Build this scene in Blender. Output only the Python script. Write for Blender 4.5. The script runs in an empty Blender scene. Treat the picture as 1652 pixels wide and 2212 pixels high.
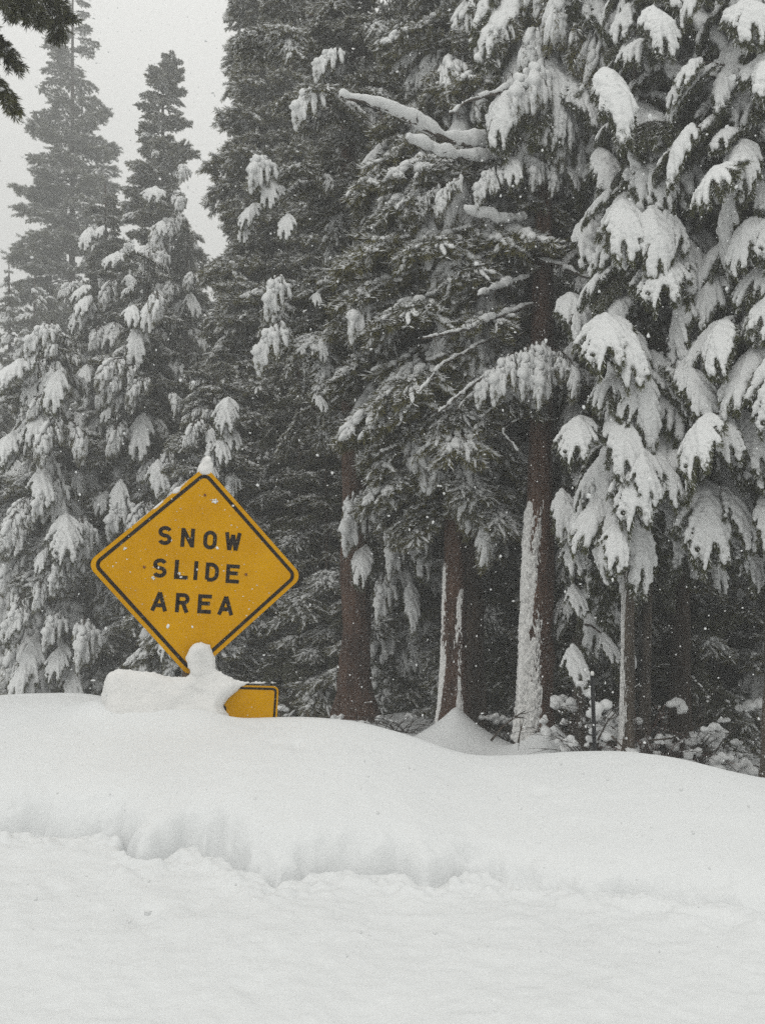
import bpy, math, random
import numpy as np
from mathutils import Vector, Matrix

sc = bpy.context.scene
col = sc.collection
R = math.radians
random.seed(7)
rng = np.random.default_rng(7)

# ------------------------------------------------------------------ camera, sky, sun, exposure
F = 1863.0                    # focal length in the units of a 1652 x 2212 picture
PITCH = R(7.46)
EYE = 1.6
cam_data = bpy.data.cameras.new('camera')
cam_data.sensor_width = 36.0
cam_data.lens = 18.0 * F / 1106.0
cam_data.clip_start = 0.05
cam_data.clip_end = 2000
cam = bpy.data.objects.new('camera', cam_data)
cam.location = (0, 0, EYE)
cam.rotation_euler = (R(90) + PITCH, 0, 0)
col.objects.link(cam)
sc.camera = cam

SUN_ELEV, SUN_ROT = R(48), R(205)
world = bpy.data.worlds.new('World')
sc.world = world
world.use_nodes = True
wn, wl = world.node_tree.nodes, world.node_tree.links
wn.clear()
w_out = wn.new('ShaderNodeOutputWorld')
w_bg = wn.new('ShaderNodeBackground')
w_sky = wn.new('ShaderNodeTexSky')
w_sky.sky_type = 'NISHITA'
w_sky.sun_disc = False
w_sky.sun_elevation = SUN_ELEV
w_sky.sun_rotation = SUN_ROT
w_sky.dust_density = 6.0
w_sky.air_density = 1.6
# an overcast lid: the clear sky is washed out by an even white cloud layer
w_hsv = wn.new('ShaderNodeHueSaturation')
w_hsv.inputs['Saturation'].default_value = 0.15
w_mix = wn.new('ShaderNodeMix')
w_mix.data_type = 'RGBA'
w_mix.inputs['Factor'].default_value = 0.88
w_mix.inputs['B'].default_value = (8.65, 8.65, 8.35, 1)
wl.new(w_sky.outputs['Color'], w_hsv.inputs['Color'])
wl.new(w_hsv.outputs['Color'], w_mix.inputs['A'])
# an overcast sky is brighter overhead than at the horizon
w_tc = wn.new('ShaderNodeTexCoord'); w_sep = wn.new('ShaderNodeSeparateXYZ'); wl.new(w_tc.outputs['Generated'], w_sep.inputs[0])
w_g = wn.new('ShaderNodeMath'); w_g.operation = 'MULTIPLY_ADD'; w_g.use_clamp = False
w_c = wn.new('ShaderNodeClamp'); wl.new(w_sep.outputs['Z'], w_c.inputs['Value'])
wl.new(w_c.outputs['Result'], w_g.inputs[0]); w_g.inputs[1].default_value = 1.06; w_g.inputs[2].default_value = 0.53
w_mul = wn.new('ShaderNodeMix'); w_mul.data_type = 'RGBA'; w_mul.blend_type = 'MULTIPLY'; w_mul.inputs['Factor'].default_value = 1.0
wl.new(w_mix.outputs['Result'], w_mul.inputs['A']); wl.new(w_g.outputs[0], w_mul.inputs['B'])
wl.new(w_mul.outputs['Result'], w_bg.inputs['Color'])
w_bg.inputs['Strength'].default_value = 0.11
wl.new(w_bg.outputs['Background'], w_out.inputs['Surface'])

sun_data = bpy.data.lights.new('sun', 'SUN')
sun_data.energy = 0.5
sun_data.angle = R(40)
sun_data.color = (1.0, 0.97, 0.93)
sun = bpy.data.objects.new('sun', sun_data)
sun.rotation_euler = (R(90) - SUN_ELEV, 0, R(180) - SUN_ROT + R(0))
sun.location = (0, 0, 60)
col.objects.link(sun)

sc.view_settings.view_transform = 'Standard'
sc.view_settings.look = 'None'
sc.view_settings.gamma = 1.0
sc.view_settings.use_curve_mapping = False
sc.view_settings.exposure = -0.2

sc.render.engine = 'CYCLES'
sc.cycles.max_bounces = 4
sc.cycles.diffuse_bounces = 2
sc.cycles.use_denoising = False
sc.cycles.glossy_bounces = 1
sc.cycles.transmission_bounces = 1
sc.cycles.volume_bounces = 2
sc.cycles.transparent_max_bounces = 4
sc.cycles.caustics_reflective = False
sc.cycles.caustics_refractive = False

# ------------------------------------------------------------------ helpers
def at(px, py, Y):
    """The point at distance Y ahead seen at (px, py) of a 1652 x 2212 picture (used to measure the place from the photograph)."""
    a, b = (px - 826) / F, (1106 - py) / F
    dy = math.cos(PITCH) - b * math.sin(PITCH)
    dz = math.sin(PITCH) + b * math.cos(PITCH)
    return Vector((a * Y / dy, Y, EYE + dz * Y / dy))

def hash2(ix, iy, seed):
    n = (ix.astype(np.int64) * 374761393 + iy.astype(np.int64) * 668265263 + seed * 974711) & 0x7fffffff
    n = ((n ^ (n >> 13)) * 1274126177) & 0x7fffffff
    n = n ^ (n >> 16)
    return (n & 0xffff) / 65535.0

def vnoise(x, y, seed=0):
    """value noise in -1..1"""
    x = np.asarray(x, float); y = np.asarray(y, float)
    ix, iy = np.floor(x), np.floor(y)
    fx, fy = x - ix, y - iy
    fx = fx * fx * fx * (fx * (fx * 6 - 15) + 10); fy = fy * fy * fy * (fy * (fy * 6 - 15) + 10)
    a, b = hash2(ix, iy, seed), hash2(ix + 1, iy, seed)
    c, d = hash2(ix, iy + 1, seed), hash2(ix + 1, iy + 1, seed)
    return 2 * ((a * (1 - fx) + b * fx) * (1 - fy) + (c * (1 - fx) + d * fx) * fy) - 1

def fbm(x, y, seed=0, octs=4, gain=0.5):
    s, a, n = 0.0, 1.0, 0.0
    for k in range(octs):
        s = s + a * vnoise(x * 2 ** k + 17.3 * k, y * 2 ** k - 9.1 * k, seed + k)
        n += a; a *= gain
    return s / n

def sstep(t):
    t = np.clip(t, 0, 1)
    return t * t * (3 - 2 * t)

def mesh_from(name, verts, faces, mats, midx=None, smooth=True):
    me = bpy.data.meshes.new(name)
    me.from_pydata([tuple(v) for v in verts] if not isinstance(verts, np.ndarray) else verts.tolist(), [], faces)
    for m in mats: me.materials.append(m)
    if midx is not None: me.polygons.foreach_set('material_index', np.asarray(midx, dtype=np.int32))
    me.polygons.foreach_set('use_smooth', np.full(len(me.polygons), smooth))
    me.update()
    return me

def link(name, me, parent=None, loc=None):
    o = bpy.data.objects.new(name, me)
    col.objects.link(o)
    if parent is not None: o.parent = parent
    if loc is not None: o.location = loc
    return o

def tag(o, label=None, cat=None, group=None, kind=None):
    if label: o['label'] = label
    if cat: o['category'] = cat
    if group: o['group'] = group
    if kind: o['kind'] = kind
    return o

def thing(name, label, cat, loc, group=None):
    o = bpy.data.objects.new(name, None)
    o.empty_display_size = 0.2
    col.objects.link(o)
    o.location = loc
    return tag(o, label, cat, group)

class MB:
    """collects vertices and faces"""
    def __init__(self): self.v, self.f, self.m, self.n = [], [], [], 0
    def add(self, v, f, m=0):
        v = np.asarray(v, float)
        self.v.append(v); self.f += [tuple(int(i) + self.n for i in q) for q in f]; self.m += [m] * len(f); self.n += len(v)
    def mesh(self, name, mats, smooth=True):
        return mesh_from(name, np.concatenate(self.v), self.f, mats, self.m, smooth)
    def tube(self, pts, rad, sides=6, m=0, cap=True, wob=0.0, seed=0, flat=1.0):
        pts = np.asarray(pts, float); n = len(pts)
        rad = np.broadcast_to(np.asarray(rad, float), (n,))
        tan = np.gradient(pts, axis=0); tan /= np.linalg.norm(tan, axis=1)[:, None] + 1e-9
        ref = np.array([0.13, 0.97, 0.21]) if abs(tan[0][1]) < 0.8 else np.array([0.97, 0.1, 0.2])
        a = np.cross(tan, ref); a /= np.linalg.norm(a, axis=1)[:, None]
        b = np.cross(tan, a)
        th = np.linspace(0, 2 * math.pi, sides, endpoint=False)
        rr = rad[:, None] * np.ones((1, sides))
        if wob:
            k = np.arange(n)[:, None]
            rr = rr * (1 + wob * vnoise(np.cos(th)[None, :] * 2.2 + k * 0.55, np.sin(th)[None, :] * 2.2 + 7 + seed, seed))
        v = pts[:, None, :] + rr[:, :, None] * (np.cos(th)[None, :, None] * a[:, None, :] + np.sin(th)[None, :, None] * b[:, None, :])
        f = []
        for i in range(n - 1):
            for j in range(sides):
                j2 = (j + 1) % sides
                f.append((i * sides + j, i * sides + j2, (i + 1) * sides + j2, (i + 1) * sides + j))
        if cap:
            f.append(tuple(range(sides))[::-1]); f.append(tuple((n - 1) * sides + j for j in range(sides)))
        self.add(v.reshape(-1, 3), f, m)
    def box(self, lo, hi, m=0):
        (x0, y0, z0), (x1, y1, z1) = lo, hi
        v = [(x0, y0, z0), (x1, y0, z0), (x1, y1, z0), (x0, y1, z0), (x0, y0, z1), (x1, y0, z1), (x1, y1, z1), (x0, y1, z1)]
        self.add(v, [(3, 2, 1, 0), (4, 5, 6, 7), (0, 1, 5, 4), (1, 2, 6, 5), (2, 3, 7, 6), (3, 0, 4, 7)], m)

def ico(sub):
    import bmesh
    bm = bmesh.new(); bmesh.ops.create_icosphere(bm, subdivisions=sub, radius=1)
    v = np.array([x.co[:] for x in bm.verts]); f = np.array([[x.index for x in q.verts] for q in bm.faces])
    bm.free(); return v, f
ICO1, ICO2 = ico(1), ico(2)

def blobs_mesh(name, C, rad, mat, voxel, squash=0.85, smooth_it=2, rough=0.0, seed=0):
    """one skin of snow over many balls"""
    C = np.asarray(C, float); rad = np.asarray(rad, float)
    v0, f0 = ICO1
    V = (C[:, None, :] + rad[:, None, None] * v0[None] * np.array([1, 1, squash])).reshape(-1, 3)
    Fc = (f0[None] + (np.arange(len(C)) * len(v0))[:, None, None]).reshape(-1, 3)
    tmp = bpy.data.meshes.new('tmp'); tmp.from_pydata(V.tolist(), [], Fc.tolist())
    o = bpy.data.objects.new('tmp', tmp); col.objects.link(o)
    m = o.modifiers.new('r', 'REMESH'); m.mode = 'VOXEL'; m.voxel_size = voxel; m.use_smooth_shade = True
    if smooth_it:
        s = o.modifiers.new('s', 'SMOOTH'); s.iterations = smooth_it; s.factor = 0.5
    dg = bpy.context.evaluated_depsgraph_get()
    me = bpy.data.meshes.new_from_object(o.evaluated_get(dg))
    bpy.data.objects.remove(o); bpy.data.meshes.remove(tmp)
    if rough:
        n = len(me.vertices); co = np.empty(n * 3); me.vertices.foreach_get('co', co); co = co.reshape(-1, 3)
        no = np.empty(n * 3); me.vertices.foreach_get('normal', no); no = no.reshape(-1, 3)
        d = fbm(co[:, 0] * 9 + co[:, 2] * 4, co[:, 1] * 9 + co[:, 2] * 7, seed, 3)
        co += no * (d * rough)[:, None]
        me.vertices.foreach_set('co', co.ravel()); me.update()
    me.name = name
    me.materials.clear(); me.materials.append(mat)
    me.polygons.foreach_set('use_smooth', np.full(len(me.polygons), True))
    return me

# ------------------------------------------------------------------ materials
def new_mat(name):
    m = bpy.data.materials.new(name); m.use_nodes = True
    nt = m.node_tree; return m, nt.nodes, nt.links, nt.nodes['Principled BSDF']

def noise(N, L, scale, detail=4, rough=0.55, vec=None):
    n = N.new('ShaderNodeTexNoise'); n.inputs['Scale'].default_value = scale
    n.inputs['Detail'].default_value = detail; n.inputs['Roughness'].default_value = rough
    if vec is not None: L.new(vec, n.inputs['Vector'])
    return n

def ramp(N, L, src, stops):
    r = N.new('ShaderNodeValToRGB'); L.new(src, r.inputs['Fac'])
    while len(r.color_ramp.elements) < len(stops): r.color_ramp.elements.new(0.5)
    for e, (p, c) in zip(r.color_ramp.elements, stops):
        e.position = p; e.color = (c[0], c[1], c[2], 1)
    return r

def coords(N): return N.new('ShaderNodeTexCoord').outputs['Object']

def snow_mat(name, c, bumps, strength):
    m, N, L, P = new_mat(name)
    P.inputs['Roughness'].default_value = 0.85
    P.inputs['Specular IOR Level'].default_value = 0.15
    co = coords(N)
    n0 = noise(N, L, 1.7, 5, 0.6, co)
    r0 = ramp(N, L, n0.outputs['Fac'], [(0.3, [k * 0.965 for k in c]), (0.7, c)])
    L.new(r0.outputs['Color'], P.inputs['Base Color'])
    prev = None
    for sc_, d in bumps:
        n = noise(N, L, sc_, 4, 0.6, co)
        b = N.new('ShaderNodeBump'); b.inputs['Strength'].default_value = strength; b.inputs['Distance'].default_value = d
        L.new(n.outputs['Fac'], b.inputs['Height'])
        if prev is not None: L.new(prev.outputs['Normal'], b.inputs['Normal'])
        prev = b
    L.new(prev.outputs['Normal'], P.inputs['Normal'])
    return m
M_ground = snow_mat('ground_snow', (0.77, 0.785, 0.79), [(7, 0.02), (38, 0.008), (160, 0.003)], 0.5)
M_snow = snow_mat('bough_snow', (0.78, 0.79, 0.79), [(26, 0.02), (90, 0.008)], 0.7)
M_plaster = snow_mat('plastered_snow', (0.78, 0.775, 0.76), [(30, 0.012), (140, 0.005)], 0.6)

def needle_mat(name, dark, light, rime):
    m, N, L, P = new_mat(name)
    P.inputs['Roughness'].default_value = 0.7; P.inputs['Specular IOR Level'].default_value = 0.2
    inf = N.new('ShaderNodeObjectInfo')
    co = coords(N)
    n = noise(N, L, 9, 3, 0.6, co)
    add = N.new('ShaderNodeMath'); add.operation = 'MULTIPLY_ADD'
    L.new(inf.outputs['Random'], add.inputs[0]); add.inputs[1].default_value = 0.5
    half = N.new('ShaderNodeMath'); half.operation = 'MULTIPLY'; half.inputs[1].default_value = 0.6
    L.new(n.outputs['Fac'], half.inputs[0]); L.new(half.outputs[0], add.inputs[2])
    r = ramp(N, L, add.outputs[0], [(0.15, dark), (0.85, light)])
    # rime and snow dust caught in the needles
    n2 = noise(N, L, 28, 2, 0.7, co)
    r2 = ramp(N, L, n2.outputs['Fac'], [(0.62 - rime * 0.2, (0, 0, 0)), (0.72 - rime * 0.2, (1, 1, 1))])
    mx = N.new('ShaderNodeMix'); mx.data_type = 'RGBA'
    sc_ = N.new('ShaderNodeMath'); sc_.operation = 'MULTIPLY'; sc_.inputs[1].default_value = 0.35 + 0.4 * rime
    L.new(r2.outputs['Color'], sc_.inputs[0]); L.new(sc_.outputs[0], mx.inputs['Factor'])
    L.new(r.outputs['Color'], mx.inputs['A']); mx.inputs['B'].default_value = (0.6, 0.62, 0.62, 1)
    L.new(mx.outputs['Result'], P.inputs['Base Color'])
    return m
M_fir = needle_mat('fir_needles', (0.036, 0.041, 0.013), (0.085, 0.088, 0.028), 0.18)
M_pine = needle_mat('pine_needles', (0.050, 0.047, 0.012), (0.12, 0.108, 0.028), 0.3)
M_far = needle_mat('spruce_needles', (0.048, 0.050, 0.018), (0.098, 0.098, 0.036), 0.3)

def bark_mat(name, c1, c2, specks):
    m, N, L, P = new_mat(name)
    P.inputs['Roughness'].default_value = 0.95; P.inputs['Specular IOR Level'].default_value = 0.1
    co = coords(N)
    mp = N.new('ShaderNodeMapping'); mp.inputs['Scale'].default_value = (1, 1, 0.16); L.new(co, mp.inputs['Vector'])
    n = noise(N, L, 10, 6, 0.7, mp.outputs['Vector'])
    r = ramp(N, L, n.outputs['Fac'], [(0.32, c1), (0.62, c2)])
    nb = noise(N, L, 0.9, 3, 0.5, co)
    rb = ramp(N, L, nb.outputs['Fac'], [(0.3, (0.65, 0.65, 0.68)), (0.7, (1.25, 1.2, 1.15))])
    mu = N.new('ShaderNodeMix'); mu.data_type = 'RGBA'; mu.blend_type = 'MULTIPLY'; mu.inputs['Factor'].default_value = 1
    L.new(r.outputs['Color'], mu.inputs['A']); L.new(rb.outputs['Color'], mu.inputs['B'])
    n2 = noise(N, L, 34, 2, 0.6, co)
    r2 = ramp(N, L, n2.outputs['Fac'], [(0.70 - specks * 0.08, (0, 0, 0)), (0.74 - specks * 0.08, (1, 1, 1))])
    mx = N.new('ShaderNodeMix'); mx.data_type = 'RGBA'
    L.new(r2.outputs['Color'], mx.inputs['Factor'])
    L.new(mu.outputs['Result'], mx.inputs['A']); mx.inputs['B'].default_value = (0.55, 0.55, 0.55, 1)
    L.new(mx.outputs['Result'], P.inputs['Base Color'])
    b = N.new('ShaderNodeBump'); b.inputs['Strength'].default_value = 0.9; b.inputs['Distance'].default_value = 0.07
    L.new(n.outputs['Fac'], b.inputs['Height']); L.new(b.outputs['Normal'], P.inputs['Normal'])
    return m
M_bark_red = bark_mat('red_bark', (0.036, 0.022, 0.016), (0.125, 0.074, 0.053), 0.7)
M_bark_dark = bark_mat('dark_bark', (0.03, 0.024, 0.02), (0.09, 0.07, 0.055), 0.3)
M_bark_grey = bark_mat('grey_bark', (0.05, 0.043, 0.035), (0.15, 0.125, 0.10), 1.0)
M_twig, _N, _L, _P = new_mat('twig'); _P.inputs['Roughness'].default_value = 0.9
_r = ramp(_N, _L, noise(_N, _L, 12, 4, 0.6, coords(_N)).outputs['Fac'], [(0.3, (0.03, 0.024, 0.019)), (0.7, (0.085, 0.065, 0.05))])
_L.new(_r.outputs['Color'], _P.inputs['Base Color'])

# ------------------------------------------------------------------ ground
def tab(u, pts):
    xs = [p[0] for p in pts]; ys = [p[1] for p in pts]
    return np.interp(u, xs, ys)

def smooth_tab(u, pts, w=35):
    return sum(tab(u + k * w, pts) for k in (-1.2, -0.8, -0.4, 0, 0.4, 0.8, 1.2)) / 7

CREST = [(-3000, 1530), (-900, 1500), (-300, 1515), (0, 1500), (110, 1497), (215, 1513), (300, 1545), (380, 1560), (480, 1557), (600, 1551), (680, 1552), (770, 1564), (880, 1592), (990, 1630), (1060, 1642), (1140, 1641), (1280, 1631), (1390, 1630), (1500, 1644), (1652, 1681), (1900, 1730), (2600, 1700), (4500, 1660)]
CREST_Y = [(-900, 7.6), (60, 7.5), (200, 7.25), (400, 6.85), (620, 6.85), (900, 7.1), (1150, 7.3), (1652, 7.2), (2200, 7.4)]
LIP_Z = [(-900, .40), (0, .36), (300, .30), (600, .22), (900, .14), (1200, .12), (1652, .10), (2600, .1)]
LEDGE = [(-900, 1790), (0, 1798), (150, 1800), (270, 1800), (330, 1840), (365, 1858), (420, 1838), (470, 1836), (560, 1873), (640, 1905), (690, 1892), (760, 1886), (860, 1890), (900, 1912), (960, 1900), (1000, 1890), (1150, 1918), (1300, 1942), (1450, 1962), (1652, 2000), (2600, 2060)]
STEP = [(-900, .15), (0, .15), (300, .15), (370, .18), (450, .12), (540, .17), (760, .19), (900, .19), (980, .13), (1100, .10), (1300, .11), (1450, .09), (1652, .06), (2600, .04)]
FLOOR = -0.85

MOUNDS = [(*at(985, 1560, 16.6)[:2], 0.95, 0.95, 1.15), (*at(1200, 1590, 14.9)[:2], 0.62, 0.55, 1.2), (*at(1152, 1620, 15.3)[:2], 0.30, 0.7, 1.0),
          (*at(1352, 1610, 13.2)[:2], 0.25, 0.6, 1.2), (*at(1640, 1600, 12.2)[:2], 0.35, 1.0, 1.3), (*at(1500, 1560, 14.4)[:2], 0.2, 0.9, 1.5),
          (*at(768, 1560, 20)[:2], 0.4, 0.9, 1.2), (*at(880, 1560, 21)[:2], 0.35, 1.2, 1.5), (*at(700, 1530, 19)[:2], 0.25, 1.0, 1.5)]
DENTS = [(640, 1772, .055, .02), (1168, 1745, .06, .022), (435, 1920, .05, .02), (310, 2020, .09, .05), (425, 2000, .08, .025), (120, 1985, .06, .025),
         (715, 1945, .07, .035), (95, 1670, .05, .012), (590, 1760, .05, .012), (800, 2180, .1, .02), (545, 2150, .08, .015), (1240, 2010, .1, .012)]

def ground_z(x, y):
    x = np.asarray(x, float); y = np.asarray(y, float)
    uc = 826 + F * x * 1.023 / 7.0
    ul = 826 + F * x * 1.045 / 5.8
    yc = smooth_tab(uc, CREST_Y, 140)
    pc = smooth_tab(uc, CREST, 30)
    zc = EYE - np.tan(np.arctan((pc - 1106) / F) - PITCH) * yc
    zl = smooth_tab(ul, LIP_Z, 80)
    pl = smooth_tab(ul, LEDGE, 14)
    yl0 = (EYE - zl) / np.tan(np.arctan((pl - 1106) / F) - PITCH)
    yls = (EYE - zl) / np.tan(np.arctan((smooth_tab(ul, LEDGE, 130) - 1106) / F) - PITCH)
    h = tab(ul, STEP) * (1 + 0.25 * vnoise(x * 1.3, 0 * x + 9, 9))
    soft = np.interp(ul, [1000, 1700], [0.0, 1.0])                  # the step melts away to the right
    # scalloped, crumbling edge
    jag = 0.075 * fbm(x * 2.8, y * 2.0, 5, 2) + 0.06 * (np.abs(vnoise(x * 6.0, y * 5, 6)) - 0.3) + 0.045 * fbm(x * 11, y * 12, 8, 3)
    # in front of the ledge
    fore = zl * np.clip((y - 2.2) / (yls - 2.2), -1, 1) + 0.022 * fbm(x * 1.3, y * 1.6, 21, 3) + 0.013 * fbm(x * 4.5, y * 5, 24, 3) + 0.008 * fbm(x * 17, y * 19, 27, 3)
    cl = np.exp(-((y - yl0 + 0.16 - jag * 0.5) / 0.20) ** 2)           # crumbs heaped below the lip
    fore = fore + (1 - 0.5 * soft) * cl * (0.022 + 0.055 * fbm(x * 7, y * 7, 31, 3) + 0.035 * np.maximum(0, fbm(x * 15, y * 15, 33, 2))) - 0.09 * (1 - 0.6 * soft) * np.exp(-((y - yl0 - 0.02 - jag) / 0.06) ** 2)
    s = np.clip((y - yls) / np.maximum(yc - yls, 0.3), 0, 1)
    h = tab(ul, STEP) * (1 + 0.3 * vnoise(x * 1.7, 0 * x + 9, 9) + 0.2 * vnoise(x * 8, y * 5, 10) + 0.12 * vnoise(x * 19, y * 12, 12)) * 0.9
    hb = 0.92 * tab(ul, STEP)
    bank = zl + hb + (zc - zl - hb) * (1 - (1 - s) ** 1.6) + 0.012 * fbm(x * 1.1, y * 1.1, 41, 2) + 0.004 * fbm(x * 5, y * 5, 42, 3)
    strip = np.exp(-np.maximum(y - yl0, 0) / 0.3)
    bank = bank + strip * 0.02 * fbm(x * 7, y * 7, 44, 4)
    lam = 0.082 + 0.07 * soft
    bank = bank - h * np.exp(np.clip(-(y - yl0 - jag - 0.04) / lam, -20, 3))
    k_ = 0.004
    z = k_ * np.logaddexp(bank / k_, fore / k_)
    # behind the crest down into the trees
    t = (y - yc) / 5.0
    fl = FLOOR + 0.10 * fbm(x * 0.35, y * 0.35, 51, 3) + 0.04 * fbm(x * 1.1, y * 1.1, 55, 2)
    z = np.where(y > yc, zc + (fl - zc) * sstep(t) + 0.010 * fbm(x * 1.3, y * 1.3, 41, 2), z)
    for mx, my, hh, rr, pw in MOUNDS:
        d = np.sqrt((x - mx) ** 2 + ((y - my)) ** 2) / rr
        z = z + hh * np.exp(-1.3 * np.power(d + 1e-6, pw))
    z = z + 0.12 * np.exp(-((x + 1.80) / 0.55) ** 4) * np.exp(-((y - 6.86) / 0.22) ** 2)
    for px, py, rr, dd in DENTS:
        yy = 1.5 / math.tan(math.atan((py - 1106) / F) - PITCH)
        if py < 1800: yy = 6.25
        p = at(px, py, yy)
        d2 = ((x - p.x) / rr) ** 2 + ((y - p.y) / (rr * 1.4)) ** 2
        z = z - dd * np.exp(-d2)
    return z
def gz(x, y): return float(ground_z(np.array([x]), np.array([y]))[0])

def axis_steps(lo, fine_lo, fine_hi, hi, d, g):
    a = list(np.arange(fine_lo, fine_hi, d)); s = d; v = a[-1]
    while v < hi: s *= g; v += s; a.append(min(v, hi))
    s = d; v = fine_lo
    while v > lo: s *= g; v -= s; a.insert(0, max(v, lo))
    return np.array(a)
gx = axis_steps(-150, -3.7, 3.7, 150, 0.016, 1.045)
gy = np.concatenate([axis_steps(-150, 3.3, 4.8, 4.82, 0.02, 1.03)[:-1], axis_steps(4.8, 4.8, 7.0, 150, 0.0125, 1.02)])
gy = np.unique(np.round(gy, 5)); gy = gy[np.concatenate([[True], np.diff(gy) > 0.006])]
GX, GY = np.meshgrid(gx, gy)
GZ = ground_z(GX, GY)
nx, ny = len(gx), len(gy)
idx = (np.arange(ny - 1)[:, None] * nx + np.arange(nx - 1)[None, :]).ravel()
gme = mesh_from('snow_ground', np.stack([GX.ravel(), GY.ravel(), GZ.ravel()], 1), np.stack([idx, idx + 1, idx + nx + 1, idx + nx], 1).tolist(), [M_ground])
tag(link('snow_ground', gme), 'deep white snow bank with a crumbled ploughed ledge along the road', None, None, 'structure')

# ------------------------------------------------------------------ bough prototypes
def unit(v): return v / (np.linalg.norm(v) + 1e-9)

class Bough:
    def __init__(self, seed): self.r = np.random.default_rng(seed); self.nb, self.nd, self.nl, self.nw, self.nf = [], [], [], [], []; self.frost = 0.0; self.wood = MB(); self.sc, self.sr = [], []
    def needles(self, p, q, n, ln, spread, wd=0.011):
        r = self.r; p = np.asarray(p); q = np.asarray(q)
        t = r.random(n); base = p + (q - p) * t[:, None]
        tan = unit(q - p); rad = r.normal(size=(n, 3)); rad -= (rad @ tan)[:, None] * tan; rad /= np.linalg.norm(rad, axis=1)[:, None] + 1e-9
        d = tan * (1 - spread) + rad * spread + np.array([0, 0, -0.12]); d /= np.linalg.norm(d, axis=1)[:, None]
        self.nb.append(base); self.nd.append(d); self.nl.append(ln * (0.7 + 0.6 * r.random(n))); self.nw.append(np.full(n, wd)); self.nf.append((rad[:, 2] + 0.25 * r.normal(size=n) > 0.15) & (r.random(n) < self.frost))
    def finish(self, name, mneedle):
        b = np.concatenate(self.nb); d = np.concatenate(self.nd); l = np.concatenate(self.nl); w = np.concatenate(self.nw)
        s = np.cross(d, self.r.normal(size=d.shape)); s /= np.linalg.norm(s, axis=1)[:, None] + 1e-9
        mid = b + d * (l * 0.45)[:, None]
        V = np.stack([b, mid + s * (w / 2)[:, None], b + d * l[:, None], mid - s * (w / 2)[:, None]], 1).reshape(-1, 3)
        i = np.arange(len(b)) * 4
        self.wood.add(V, np.stack([i, i + 1, i + 2, i + 3], 1).tolist(), 1)
        fr = np.concatenate(self.nf); k0 = len(self.wood.m) - len(fr)
        for j in np.nonzero(fr)[0]: self.wood.m[k0 + int(j)] = 2      # needles that carry snow
        return self.wood.mesh(name, [M_twig, mneedle, M_snow], smooth=False)

def curve(p0, az, s0, s1, L, n, rr, wig=0.05):
    pts = [np.array(p0, float)]; a = az
    for k in range(n):
        sl = s0 + (s1 - s0) * ((k + 0.5) / n) ** 0.8
        a += rr.normal() * wig
        pts.append(pts[-1] + L / n * np.array([math.cos(sl) * math.cos(a), math.cos(sl) * math.sin(a), math.sin(sl)]))
    return np.array(pts)

def interp_curve(pts, t):
    k = t * (len(pts) - 1); i = min(int(k), len(pts) - 2); f = k - i
    return pts[i] * (1 - f) + pts[i + 1] * f, unit(pts[i + 1] - pts[i])

def fir_bough(seed, L=1.15, s0=-18, s1=-66, width=0.62, load=1.0, nsec=12, voxel=0.016, stem=0.06):
    """a drooping fan-shaped fir spray under a thick cap of snow"""
    B = Bough(seed); r = B.r; B.frost = 0.45
    ax = curve((0, 0, 0), 0, R(s0), R(s1), L, 10, r)
    B.wood.tube(ax, np.linspace(0.018, 0.005, len(ax)), 5, 0)
    C, S = B.sc, B.sr
    for t in np.linspace(stem, 0.95, 16):
        p, tg = interp_curve(ax, t)
        C.append(p + [0, 0, 0.04 * load]); S.append((0.055 + 0.035 * math.sin(math.pi * min(1, t * 1.1))) * 0.95 * load * r.uniform(0.8, 1.2))
    B.needles(ax[-3], ax[-1], 60, 0.065, 0.6)
    for k in range(nsec):
        for side in (-1, 1):
            t = 0.07 + 0.9 * (k + r.uniform(-0.3, 0.3) + 0.3) / nsec
            t = min(max(t, 0.04), 0.97)
            p, tg = interp_curve(ax, t)
            ang = R(r.uniform(38, 56)) * (1 - 0.45 * t)
            el = math.asin(max(-1, min(1, tg[2])))
            l2 = width * L * (0.35 + 0.65 * (1 - abs(t - 0.45) * 1.1)) * r.uniform(0.75, 1.15)
            se = curve(p, side * ang, el * 0.55 - R(5), el - R(28), l2, 5, r)
            B.wood.tube(se, np.linspace(0.008, 0.003, len(se)), 4, 0)
            keep = r.random() < 0.94
            if keep:
                for tt in np.linspace(0.1, r.uniform(0.6, 0.88), 8):
                    q, _ = interp_curve(se, tt)
                    C.append(q + [0, 0, 0.03 * load]); S.append((0.060 - 0.027 * tt) * load * r.uniform(0.8, 1.2))
            B.needles(se[1], se[-1], 80, 0.065, 0.62)
            for j in range(6):
                for s2 in (-1, 1):
                    tt = 0.16 + 0.15 * j + r.uniform(-.06, .06)
                    q, tq = interp_curve(se, min(tt, 0.97))
                    a3 = math.atan2(tq[1], tq[0]) + s2 * R(r.uniform(28, 50))
                    l3 = 0.19 * (1 - 0.35 * tt) * r.uniform(0.7, 1.2) * L / 1.15
                    e3 = math.asin(max(-1, min(1, tq[2])))
                    te = curve(q, a3, e3 - R(8), e3 - R(24), l3, 2, r)
                    if keep:
                        for t3 in (0.2, 0.45, 0.7):
                            w, _ = interp_curve(te, t3)
                            C.append(w + [0, 0, 0.02 * load]); S.append((0.042 - 0.018 * t3) * load * r.uniform(0.8, 1.25))
                    B.needles(te[0], te[-1] + (te[-1] - te[-2]) * 0.25, 30, 0.062, 0.55); B.needles(te[1], te[-1] + (te[-1] - te[-2]) * 0.5, 16, 0.075, 0.4)
    ne = B.finish('bough', M_fir)
    sn = blobs_mesh('snow', C, S, M_snow, voxel, 0.8, 2, 0.026, seed)
    return ne, sn, L

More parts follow.
